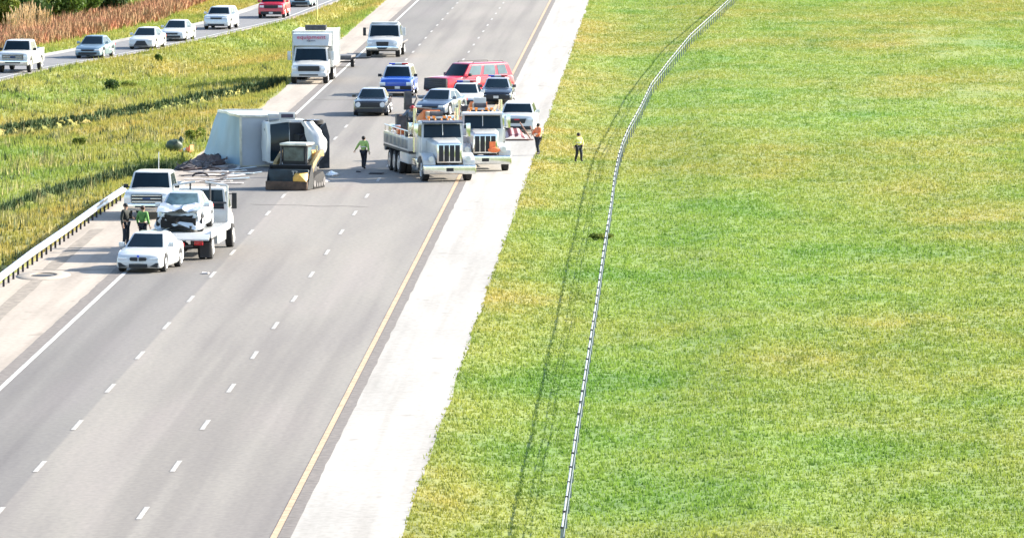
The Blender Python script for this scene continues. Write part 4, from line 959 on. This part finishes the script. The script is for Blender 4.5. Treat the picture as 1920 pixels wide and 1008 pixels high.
# ---- debris field
random.seed(11)
PALEW = mat('pale_board', (.50, .46, .44), .8, var=.2, scale=3); GREYW = mat('weathered_board', (.24, .22, .22), .85, var=.3, scale=3); DKD = mat('dark_debris', (.035, .03, .035), .8, var=.4, scale=4); BLU = mat('bluish_sheet', (.40, .48, .52), .5, .2, var=.2)
BRN = mat('brown_debris', (.12, .08, .07), .85, var=.4, scale=4)
def board(px, py, ln, wd, yaw, m, z=.03, tilt=0, th=.03):
    o = MB().box(-ln/2, ln/2, -wd/2, wd/2, 0, th).build('board', m, None, bevel=.006, deform=lambda c: c + Vector((0, 0, .05*math.sin(c.x*3))) )
    p = gp(px, py); o.location = (p.x, p.y, z); o.rotation_euler = (0, R(tilt), R(yaw)); return o
BOARDS = []
for i, (px, py, ln, wd, yaw, m, z) in enumerate([(372, 330, 1.6, .35, 20, PALEW, .03), (392, 324, 1.9, .3, -12, PALEW, .05), (410, 330, 1.5, .4, 8, PALEW, .03), (368, 322, 1.3, .25, -25, GREYW, .05), (428, 323, 1.8, .25, 15, BLU, .05), (446, 327, 1.6, .35, -8, BLU, .03), (455, 318, 1.4, .22, 25, BLU, .05),
        (384, 338, 2.0, .3, 5, PALEW, .05), (404, 341, 1.6, .3, -15, PALEW, .03), (362, 343, 1.4, .3, 12, PALEW, .04), (430, 337, 1.9, .4, 4, BLU, .03), (398, 316, 1.5, .35, 30, GREYW, .06), (415, 314, 1.2, .3, -20, GREYW, .05), (440, 332, 1.3, .2, 50, PALEW, .06), (422, 345, 1.7, .35, -4, PALEW, .03), (468, 327, 1.2, .25, 10, BLU, .03), (360, 330, 1.3, .3, 35, DKD, .05), (386, 318, 1.2, .35, -30, DKD, .06), (406, 321, 1.1, .25, 12, DKD, .09), (396, 333, 1.2, .2, -40, DKD, .08), (424, 330, 1.0, .2, 60, DKD, .08), (378, 343, 1.4, .25, -20, DKD, .06), (436, 322, 1.1, .25, -35, DKD, .07), (355, 320, 1.2, .3, 10, BRN, .05), (417, 338, .9, .2, 40, DKD, .07)]):
    nm = {'pale_board': 'pale board', 'weathered_board': 'weathered grey board', 'bluish_sheet': 'bluish metal strip', 'dark_debris': 'dark splintered board', 'brown_debris': 'brown board'}[m.name]
    BOARDS.append((px, nm, board(px, py, ln, wd, yaw, m, z, random.uniform(-3, 3))))
ORD = ['leftmost', 'second', 'third', 'fourth', 'fifth', 'sixth', 'seventh', 'eighth', 'ninth']
for nm in sorted(set(q[1] for q in BOARDS)):
    L_ = sorted((q for q in BOARDS if q[1] == nm), key=lambda q: q[0])
    for k, (px, _, o) in enumerate(L_):
        lb = 'single %s in the debris between the pickup and the overturned truck' % nm if len(L_) == 1 else '%s of the %ss in the debris before the overturned truck' % (ORD[k] if k == 0 else ORD[k] + ' from the left', nm)
        tag(o, lb, 'debris', nm + 's in the debris')
def lump(name, label, px, py, sx, sy, sz, m, seed):
    def d(c): return Vector((c.x * (1 + .35*noise.noise(c*3 + Vector((seed,0,0)))), c.y * (1 + .35*noise.noise(c*3 + Vector((0,seed,0)))), max(0.0, c.z * (1 + .5*noise.noise(c*4 + Vector((0,0,seed)))))))
    mb = MB().ell((0, 0, sz*.35), sx, sy, sz, 18, 12)
    if name == 'debris_heap':                    # splinters poking out of the heap
        rs = random.Random(seed)
        for _ in range(26):
            a = rs.uniform(0, 6.28); c = Vector((math.cos(a)*sx*rs.uniform(.2, 1.0), math.sin(a)*sy*rs.uniform(.2, 1.0), sz*rs.uniform(.2, .9)))
            dv = Vector((rs.uniform(-1, 1), rs.uniform(-1, 1), rs.uniform(-.1, .7))).normalized() * rs.uniform(.15, .45)
            q = Vector((.025, .01, .035)); mb.hexa([c-dv-q, c-dv+Vector((q.x,-q.y,-q.z)), c-dv+Vector((q.x,q.y,-q.z)), c-dv+Vector((-q.x,q.y,-q.z)), c+dv-q*.5, c+dv+Vector((q.x,-q.y,-q.z))*.5, c+dv+q*.8, c+dv+Vector((-q.x,q.y,q.z))*.8])
    o = mb.build(name, m, None, deform=d, smooth=20); o.location = gp(px, py); tag(o, label, 'debris'); return o
lump('debris_heap', 'low brown heap of splintered cargo against the rear of the overturned truck', 392, 309, .75, 1.0, .34, BRN, 1)
lump('debris_heap', 'grey brown heap of rubble at the far left end of the debris field', 370, 314, .7, .9, .26, mat('grey_brown_debris', (.10, .09, .09), .85, var=.5, scale=5), 4)
lump('debris_heap', 'flat dark heap of wreckage on the grass edge behind the white pickup', 350, 318, .6, .9, .2, DKD, 9)
lump('debris_heap', 'small dark heap under the corner of the fallen box', 412, 305, .45, .6, .3, DKD, 14)
lump('torn_cardboard', 'torn pale panel lying at the foot of the loader', 600, 341, .45, .5, .12, PALEW, 6)
lump('white_sheet', 'crumpled white sheet on the road right of the loader track', 622, 329, .30, .8, .13, WHITE2, 8)
for px, py, r in ((398, 322, .42), (376, 332, .38)):
    mb = MB(); n = 20
    pts = [(math.cos(math.pi*i/n)*r, 0, math.sin(math.pi*i/n)*r*.45 + .02) for i in range(n+1)]
    o = mb.tube(pts, .05, 6).build('bent_hoop', DKD, None); o.location = gp(px, py); tag(o, 'larger bent black hoop, the farther of the two, among the boards' if r > .4 else 'smaller bent black hoop right behind the tow truck rack', 'debris', 'bent hoops in the debris')
for px, py, s_, lb in ((705, 326, .3, 'flat dark scrap on the road between the walking person and the tow truck'), (672, 323, .1, 'tiny dark scrap on the shaded road by the walking person'), (385, 513, .12, 'small white scrap on the asphalt right of the nearest sedan'), (668, 323, .0, '')):
    if s_: 
        o = MB().hexa([(-s_*1.2,-s_,0),(s_,-s_*1.5,0),(s_*1.3,s_*1.4,0),(-s_,s_,0),(-s_*1.1,-s_*.9,.03),(s_*.9,-s_*1.4,.05),(s_*1.2,s_*1.3,.02),(-s_*.9,s_*.9,.06)]).build('scrap', PALEW if 'white' in lb else DKD, None); o.location = gp(px, py) + Vector((0,0,.015)); tag(o, lb, 'debris')
for px, py in ((973, 297), (1005, 206), (1034, 176)):
    pass

# ------------------------------------------------------------------ people
def skinned(name, chains, m, parent, sub=1, joints=None):
    """chains: list of [(pos, radius), ...]; the first point of each chain may equal an existing one"""
    vs = []; rad = []; es = []; roots = []
    def idx(p, r):
        for i, q in enumerate(vs):
            if (q - p).length < 1e-4: return i, False
        vs.append(p.copy()); rad.append(r); return len(vs) - 1, True
    for c in chains:
        prev = None
        for k, (p, r) in enumerate(c):
            i, new = idx(Vector(p), r)
            if k == 0 and new: roots.append(i)
            if prev is not None and prev != i: es.append((prev, i))
            prev = i
    me = bpy.data.meshes.new(name); me.from_pydata([tuple(v) for v in vs], es, [])
    o = bpy.data.objects.new(name, me); sc.collection.objects.link(o); o.parent = parent
    bm = bmesh.new(); bm.from_mesh(me); lay = bm.verts.layers.skin.verify(); bm.verts.ensure_lookup_table()
    for i, v in enumerate(bm.verts):
        r = rad[i]; v[lay].radius = (r, r) if not isinstance(r, tuple) else r; v[lay].use_root = i in roots
    bm.to_mesh(me); bm.free(); me.materials.append(m)
    md = o.modifiers.new('skin', 'SKIN'); md.use_smooth_shade = True
    if sub: sb = o.modifiers.new('sub', 'SUBSURF'); sb.levels = sub; sb.render_levels = sub
    # bake the modifiers so that the masks see real faces
    bpy.context.view_layer.update(); dg = bpy.context.evaluated_depsgraph_get()
    nm = bpy.data.meshes.new_from_object(o.evaluated_get(dg)); o.modifiers.clear(); o.data = nm
    if not nm.materials: nm.materials.append(m)
    return o
def person(label, loc, yaw, top, legs, pose, hat=None, hair=HAIR, vest_tape=True, h=1.76, z0=0):
    """facing -y; pose: dict of joints"""
    root = empty('person', loc, yaw); root.location.z += z0; tag(root, label, 'person')
    k = h / 1.76
    J = dict(pel=(0,0,.95), waist=(0,0,1.08), chest=(0,.0,1.30), neck=(0,.01,1.49), head=(0,-.01,1.60), crown=(0,-.005,1.70),
             hipL=(.10,0,.90), kneeL=(.11,-.02,.50), ankL=(.12,.02,.09), toeL=(.13,-.16,.04), hipR=(-.10,0,.90), kneeR=(-.11,-.02,.50), ankR=(-.12,.02,.09), toeR=(-.13,-.16,.04),
             shL=(.19,.0,1.43), elL=(.27,.02,1.15), wrL=(.29,-.07,.90), shR=(-.19,.0,1.43), elR=(-.27,.02,1.15), wrR=(-.29,-.07,.90))
    J.update(pose); J = {a: Vector(b) * k for a, b in J.items()}
    ch = [[(J['pel'], .12), (J['waist'], .11), (J['chest'], .135), (J['neck'], .055), (J['head'], .085), (J['crown'], .08)]]
    for s in 'LR':
        ch.append([(J['pel'], .12), (J['hip'+s], .09), (J['knee'+s], .06), (J['ank'+s], .042), (J['toe'+s], .035)])
        ch.append([(J['chest'], .135), (J['sh'+s], .055), (J['el'+s], .042), (J['wr'+s], .028)])
        d = (J['wr'+s] - J['el'+s]).normalized(); w0 = J['wr'+s]; side = d.cross(Vector((0, 1, 0)))
        side = side.normalized() if side.length > .1 else Vector((1, 0, 0)); pal = w0 + d*.075
        ch[-1].append((pal, .033))
        cv = Vector((0, -.3, 0)) - d*.1
        for q, ln in ((-.027, .06), (-.009, .072), (.009, .068), (.027, .05)):
            a = pal + d*.02 + side*q; ch.append([(a, .0095), (a + d*ln*.55 , .0088), (a + d*ln + cv*.06, .0075)])
        a = w0 + d*.04 + side*-.03; ch.append([(a, .011), (a - side*.03 + d*.03, .010), (a - side*.036 + d*.06, .008)])
    body = skinned('body', ch, SKIN, root)
    hd = J['head']
    f = MB().ell(hd + Vector((0, -.095, -.005))*1, .018, .028, .025, 8, 6)
    f.build('nose', SKIN, body)
    for s in (-1, 1):
        MB().ell(hd + Vector((s*.033, -.083, .022)), .013, .01, .009, 8, 6).build('eye', DARK, body)
        MB().ell(hd + Vector((s*.086, .0, .0)), .012, .022, .032, 8, 6).build('ear', SKIN, body)
    MB().ell(hd + Vector((0, -.084, -.045)), .025, .008, .006, 8, 6).build('mouth', REDINK, body)
    # hair: a cap round the back and top
    MB().ell(hd + Vector((0, .018, .045)), .098, .105, .095, 14, 10).build('hair', hair, root)
    tops = [[(J['pel']+Vector((0,0,.02)), .145), (J['waist'], .135), (J['chest'], .165), (J['neck']-Vector((0,0,.03)), .085)]]
    for s in 'LR': tops.append([(J['chest'], .165), (J['sh'+s], .078), (J['el'+s], .060), (J['el'+s].lerp(J['wr'+s], .85), .046)])
    jk = skinned('jacket', tops, top, root)
    lg = []
    for s in 'LR': lg.append([(J['pel'] - Vector((0,0,.01)), .135), (J['hip'+s], .105), (J['knee'+s], .078), (J['ank'+s], .062)])
    skinned('trousers', lg, legs, root)
    for s in 'LR': skinned('boot', [[(J['ank'+s] + Vector((0,0,.08)), .055), (J['ank'+s], .055), (J['toe'+s], .048)]], DARK, root)
    if vest_tape:
        c = J['chest'].lerp(J['waist'], .55)
        MB().loft([[(c.x + .178*math.cos(t)*k, c.y + .165*math.sin(t)*k, c.z + dz) for t in [2*math.pi*i/16 for i in range(16)]] for dz in (-.02, .03)], False).build('reflective_band', REFL, jk)
    if hat: 
        hh = MB().ell(hd + Vector((0, 0, .075)), .12, .14, .095, 16, 8).cyl(hd + Vector((0,-.02,.06)), hd + Vector((0,-.02,.072)), .155, n=18)
        hh.build('hard_hat', hat, root)
    return root
walkp = dict(kneeL=(.10,-.16,.52), ankL=(.11,-.12,.12), toeL=(.12,-.30,.09), kneeR=(-.10,.02,.50), ankR=(-.11,.22,.12), toeR=(-.12,.08,.04), elL=(.34,.06,1.18), wrL=(.50,-.02,.98), elR=(-.30,.10,1.16), wrR=(-.30,.0,.92))
person('person in lime hi-vis jacket and dark trousers walking alone on the road', gp(682, 317), 160, HIVIS, NAVY, walkp, h=1.62)
person('person in orange vest and black trousers at the grass edge of the pale shoulder', gp(1009, 291), -40, HIORANGE, NAVY, dict(walkp, chest=(0,-.05,1.28), elL=(.28,-.12,1.2), wrL=(.2,-.35,1.15), elR=(-.27,-.1,1.2), wrR=(-.15,-.34,1.12)), h=1.62)
person('person in pale yellow jacket walking on the right hand grass', gp(1085, 302) + Vector((0,0,-.05)), 30, YELLOWC, NAVY, dict(walkp, elL=(.25,-.08,1.15), wrL=(.15,-.25,1.05)), h=1.45)
person('person in black uniform standing by the front corner of the white pickup', gp(236, 463), 60, mat('black_uniform', (.012, .016, .014), .85, var=.3, scale=8), NAVY, dict(elL=(.25,-.08,1.2), wrL=(.1,-.28,1.15)), vest_tape=False, h=1.82)
person('person with brown hair in green vest standing between pickup and wrecked car', gp(268, 462), 150, GREENV, NAVY, dict(chest=(0,-.04,1.29)), vest_tape=False, hair=mat('brown_hair', (.05, .022, .014), .7, var=.3, scale=20), h=1.70)
pt = t1.matrix_basis @ Vector((-1.02, 4.85, 1.95))
person('person with red hard hat standing on the lockers of the nearest tow truck', pt, 20, mat('light_grey_overall', (.13, .16, .21), .8, var=.3, scale=7), NAVY, dict(chest=(.03,-.10,1.25), neck=(.05,-.16,1.43), head=(.05,-.2,1.53), crown=(.05,-.21,1.63), elR=(-.40,-.05,1.2), wrR=(-.62,-.2,1.18)), hat=REDHAT, vest_tape=False, h=1.45)

# ------------------------------------------------------------------ guardrails
def wbeam(mb, pts, z, side=1, k=1.0):
    prof = [(0, -.155), (.05, -.13), (.05, -.075), (0, -.03), (0, .03), (.05, .075), (.05, .13), (0, .155)]
    prof = [(a*k, b*k) for a, b in prof]; n = len(prof); rings = []
    for i, p in enumerate(pts):
        a = pts[max(0, i-1)]; b = pts[min(len(pts)-1, i+1)]; d = (b - a).normalized(); nn = Vector((d.y, -d.x, 0)) * side
        zz = z + gz(p.x, p.y)
        rings.append([(p.x + nn.x*u, p.y + nn.y*u, zz + h) for u, h in prof] + [(p.x + nn.x*(u-.012), p.y + nn.y*(u-.012), zz + h) for u, h in prof[::-1]])
    mb.loft(rings)
def guardrail(name, label, pts, side, postgap=1.9, slim=False):
    root = empty(name, pts[0]); tag(root, label, 'guardrail')
    inv = -pts[0]
    mb = MB(); wbeam(mb, pts, .56 if not slim else .60, side, .62 if slim else 1); o = mb.build('beam', STEEL, root); o.data.transform(Matrix.Translation(inv))
    # posts at an even spacing
    pm = MB().box(-.04, .04, -.05, .05, -.2, .66).build('post', STEEL if slim else DKD, root); bl = MB().box(-.03, .03, -.05, .05, .42, .64).build('spacer', STEEL if slim else DKD, pm)
    first = True; acc = 0; cnt = 0
    for a, b in zip(pts[:-1], pts[1:]):
        d = (b - a); L_ = d.length; d.normalize(); nn = Vector((d.y, -d.x, 0)) * side
        while acc < L_ and cnt < 98:
            q = a + d*acc - nn*.14
            if first: pm.location = q + inv; first = False; o_ = pm
            else:
                o_ = pm.copy(); sc.collection.objects.link(o_); o_.parent = root; o_.location = q + inv
                c_ = bl.copy(); sc.collection.objects.link(c_); c_.parent = o_
            for cc in o_.children: cc.location = nn*.09
            o_.location.z = gz(q.x, q.y) - pts[0].z
            acc += postgap; cnt += 1
        acc -= L_
    return root
lp = [Vector((-25.62, 176, 0)), Vector((-25.58, 220, 0)), gp(0, 548), gp(60, 502), gp(120, 458), gp(180, 413), gp(215, 388), gp(236, 374)]
for q in lp: q.z = 0
guardrail('guardrail', 'steel guardrail along the left shoulder up to the white pickup', lp, 1)
rp = [Vector((-2.72, 172, 0)), Vector((-2.72, 200, 0)), gp(1117, 598), gp(1132, 490), gp(1146, 400), gp(1152, 350), gp(1160, 310), gp(1168, 283), gp(1179, 258), gp(1190, 237), gp(1202, 215), Vector((-1.2, 415, 0)), Vector((-.2, 445, 0)), Vector((1.3, 485, 0)), Vector((3.4, 530, 0)), Vector((6.5, 600, 0)), Vector((11, 700, 0))]
for q in rp: q.z = 0
cb_ = empty('cable_barrier', rp[0]); tag(cb_, 'pale steel cable barrier on slim posts curving through the grass on the right', 'barrier')
def gpath(pts, off, z): return [Vector((q.x + off, q.y, gz(q.x, q.y) + z)) - pts[0] for q in pts]
MB().tube(gpath(rp, 0, .80), .026, 6).build('top_rail', mat('grey_rail_steel', (.36, .38, .40), .5, .5, var=.3), cb_)
CABM = mat('dull_cable_steel', (.22, .25, .27), .5, .5, var=.2)
for z_, o_f in ((.62, .05), (.46, -.05)): MB().tube(gpath(rp, o_f, z_), .012, 5).build('cable', CABM, cb_)
pm_ = MB().box(-.03, .03, -.03, .03, -.25, .84).build('post', CABM, cb_); MB().box(-.04, .04, -.04, .04, .83, .87).build('post_cap', DKD, pm_)
acc = 0; first = True
for a, b in zip(rp[:-1], rp[1:]):
    L_ = (b - a).length; d_ = (b - a).normalized()
    while acc < L_:
        q = a + d_ * acc
        if first: o_ = pm_; first = False
        else:
            o_ = pm_.copy(); sc.collection.objects.link(o_); o_.parent = cb_; c_ = pm_.children[0].copy(); sc.collection.objects.link(c_); c_.parent = o_
        o_.location = (q.x - rp[0].x, q.y - rp[0].y, gz(q.x, q.y)); acc += 3.8
    acc -= L_

# ------------------------------------------------------------------ roadside pole, bushes, trees, reeds
pl = empty('marker_pole', gp(594, 38)); tag(pl, 'thin pale pole standing in the grass behind the box truck', 'pole')
MB().cyl((0,0,0), (0,0,4.6), .045).build('shaft', PLATE, pl); MB().cyl((0,0,0),(0,0,.8), .07).build('yellow_sleeve', mat('yellow_sleeve', (.6,.5,.12), .6, var=.1), pl); MB().box(-.3,.3,-.03,-.01,3.9,4.5).build('sign_face', STEEL, pl)

def leafmat(name, c, c2):
    m, n, L, b, tc = nodes_mat(name, .6)
    a = nz(n, L, tc, .9, 4); r = ramp(n, L, a.outputs[0], [(.35, c), (.65, c2)]); L.new(r.outputs[0], b.inputs[0])
    tr_ = n.new('ShaderNodeBsdfTranslucent'); L.new(r.outputs[0], tr_.inputs[0]); ms = n.new('ShaderNodeMixShader'); ms.inputs[0].default_value = .35
    L.new(b.outputs[0], ms.inputs[1]); L.new(tr_.outputs[0], ms.inputs[2]); L.new(ms.outputs[0], n['Material Output'].inputs[0]); b.inputs['Specular IOR Level'].default_value = .25
    return m
LEAF1 = leafmat('leaf_green', (.055, .11, .018), (.13, .19, .03)); LEAF2 = leafmat('leaf_olive', (.10, .15, .02), (.22, .25, .045)); LEAF3 = leafmat('leaf_dark', (.03, .07, .02), (.075, .12, .03))
BARK = mat('bark', (.07, .055, .04), .9, var=.3, scale=4)
def leafcloud(name, parent, m, blobs, count, size, seed):
    rs = np.random.RandomState(seed); cs = []
    wts = np.array([b[3]*b[4]*b[5] for b in blobs]); wts = wts / wts.sum()
    ids = rs.choice(len(blobs), count, p=wts)
    V = []; 
    for i in ids:
        x, y, z, rx, ry, rz = blobs[i]; d = rs.normal(0, 1, 3); d /= np.linalg.norm(d); rr = rs.uniform(.35, 1.05) ** .6
        c = np.array([x + d[0]*rx*rr, y + d[1]*ry*rr, max(.05, z + d[2]*rz*rr)])
        a = rs.normal(0, 1, 3); a /= np.linalg.norm(a); b = np.cross(a, rs.normal(0, 1, 3)); b /= np.linalg.norm(b); s = size * rs.uniform(.5, 1.3)
        V += [c - a*s, c + b*s*.5, c + a*s, c - b*s*.5]
    V = np.array(V, np.float32); N = count
    me = bpy.data.meshes.new(name); me.vertices.add(4*N); me.vertices.foreach_set('co', V.ravel()); me.loops.add(4*N); me.loops.foreach_set('vertex_index', np.arange(4*N, dtype=np.int32))
    me.polygons.add(N); me.polygons.foreach_set('loop_start', np.arange(0, 4*N, 4, dtype=np.int32)); me.polygons.foreach_set('loop_total', np.full(N, 4, np.int32)); me.update(); me.materials.append(m)
    o = bpy.data.objects.new(name, me); sc.collection.objects.link(o); o.parent = parent; return o
def tree(label, px, py, h, r, m, seed, count=5000, z=0):
    rs = random.Random(seed); p = gp(px, py); root = empty('tree', (p.x, p.y, gz(p.x, p.y) - .05)); tag(root, label, 'tree', 'trees behind the ramp')
    mb = MB(); mb.cyl((0,0,0), (.1,0,h*.45), .16, .10, 9); blobs = []
    for k in range(9):
        a = rs.uniform(0, 6.28); d = rs.uniform(.25, .9) * r; zz = rs.uniform(.22, .88) * h
        e = Vector((math.cos(a)*d, math.sin(a)*d, zz)); mb.cyl((.05, 0, h*rs.uniform(.15, .42)), e, .06, .02, 6)
        q = rs.uniform(.28, .48) * r; blobs.append((e.x, e.y, e.z, q*1.1, q*1.1, q*rs.uniform(.7, 1)))
    blobs.append((0, 0, h*.35, r*.6, r*.6, h*.25))
    mb.build('trunk', BARK, root); leafcloud('crown', root, m, blobs, count, .16, seed)
tree('leafy bright green tree cut by the top left corner', 2, 66, 5.2, 1.8, LEAF2, 1, 6000)
tree('dark green tree behind the tan reeds', 36, 56, 5.0, 1.9, LEAF3, 2, 6000)
tree('broad mid green tree above the brown brush, second from the reeds', 88, 50, 4.4, 2.2, LEAF1, 3, 7000)
tree('grey green round tree in the middle of the tree row', 138, 43, 4.0, 2.1, LEAF1, 4, 7000)
tree('low dark tree at the right end of the tree row', 184, 34, 3.4, 1.9, LEAF3, 5, 6000)
tree('pale olive shrub like tree standing farthest right against the brown brush', 226, 24, 2.2, 1.5, LEAF2, 6, 3500)
for i, (px, py, w_, h_, lb, m) in enumerate([(208, 157, .55, .75, 'round dark green bush alone in the grass left of the box truck', LEAF3), (245, 149, .6, .35, 'low spreading weed clump right of the round dark bush', LEAF2), (297, 110, .25, .5, 'small upright bush near the ramp edge below the white sedan', LEAF1),
        (150, 258, .4, .45, 'small dry bush in the middle of the left grass', LEAF2), (365, 262, .6, .6, 'olive bush beside the fallen box roof', LEAF2), (1128, 439, .5, .25, 'flat green weed clump left of the cable barrier', LEAF2)]):
    p = gp(px, py); root = empty('bush', (p.x, p.y, gz(p.x, p.y))); tag(root, lb, 'bush')
    mb = MB(); blobs = []; rs = random.Random(i)
    for k in range(5):
        e = Vector((rs.uniform(-w_, w_)*.6, rs.uniform(-w_, w_)*.6, h_*rs.uniform(.35, .75))); mb.cyl((0,0,0), e, .02, .01, 5); blobs.append((e.x, e.y, e.z, w_*.5, w_*.5, h_*.4))
    mb.build('stem', BARK, root); leafcloud('foliage', root, m, blobs, 900, .07, i+40)
# brown brush band and tan reeds behind the ramp
BRUSH = mat('red_brown_brush', (.46, .20, .11), .85, var=0, c2=(.25, .19, .085), scale=.35); REED = mat('tan_reed', (.62, .44, .22), .8, var=.2, scale=1.2)
TREELINE = sorted((gp(a, b).x, gp(a, b).y) for a, b in ((-300, 90), (0, 60), (110, 46), (235, 26), (330, 2), (420, -40)))
def behind_line(x, y): return y > interp(TREELINE, x) + 1.5
def brush_pts(rs, dens):
    out = []
    for _ in range(26000):
        y = rs.uniform(470, 640); x0 = ramp_x(y) - 9.6 - .5*noise.noise(Vector((y*.08, 0, 0))) - 1.2*max(0, (y-520)/60); x = x0 - abs(rs.normal(0, 1)) * 4.5
        if x < -75 or behind_line(x, y): continue
        out.append((x, y, gz(x, y)))
    return np.array(out)
tag(tufts('brush', 1, brush_pts, .3, .85, BRUSH, .06, 21, 4, .5), 'red brown dry brush covering the bank behind the ramp', 'brush')
def lowbrush(rs, dens):
    out = []
    for _ in range(16000):
        y = rs.uniform(360, 520); x0 = ramp_x(y) - 9.4 ; x = x0 - abs(rs.normal(0, 1)) * 3
        if x < -75 or behind_line(x, y): continue
        out.append((x, y, gz(x, y)))
    return np.array(out)
tag(tufts('brush', 1, lowbrush, .3, .8, BRUSH, .06, 22, 4, .5), 'red brown dry brush at the left edge before the trees', 'brush')
random.seed(5)
for i, (px, py, h_) in enumerate([(18, 74, 1.6), (38, 72, 2.0), (52, 70, 2.3), (66, 68, 2.0), (84, 66, 1.7)]):
    p = gp(px, py); root = empty('reed_clump', (p.x, p.y, gz(p.x, p.y))); tag(root, ['short tan reed clump farthest left, cut by the left edge of the photo', 'tan reed clump second from the left, before the bright tree', 'tallest tan reed clump, in the middle of the reeds', 'tan reed clump just right of the tallest one', 'lowest tan reed clump, at the right end of the reeds'][i], 'reeds', 'tan reed clumps')
    mb = MB()
    for k in range(26):
        a = random.uniform(0, 6.28); d = random.uniform(0, .35); b = Vector((math.cos(a)*d, math.sin(a)*d, 0)); e = b*2.0 + Vector((0, 0, h_*random.uniform(.6, 1)))
        mb.cyl(b, e, .022, .012, 4); mb.cyl(e, e + Vector((b.x*.4, b.y*.4, .38)), .05, .01, 5)
    mb.build('stems', REED, root)
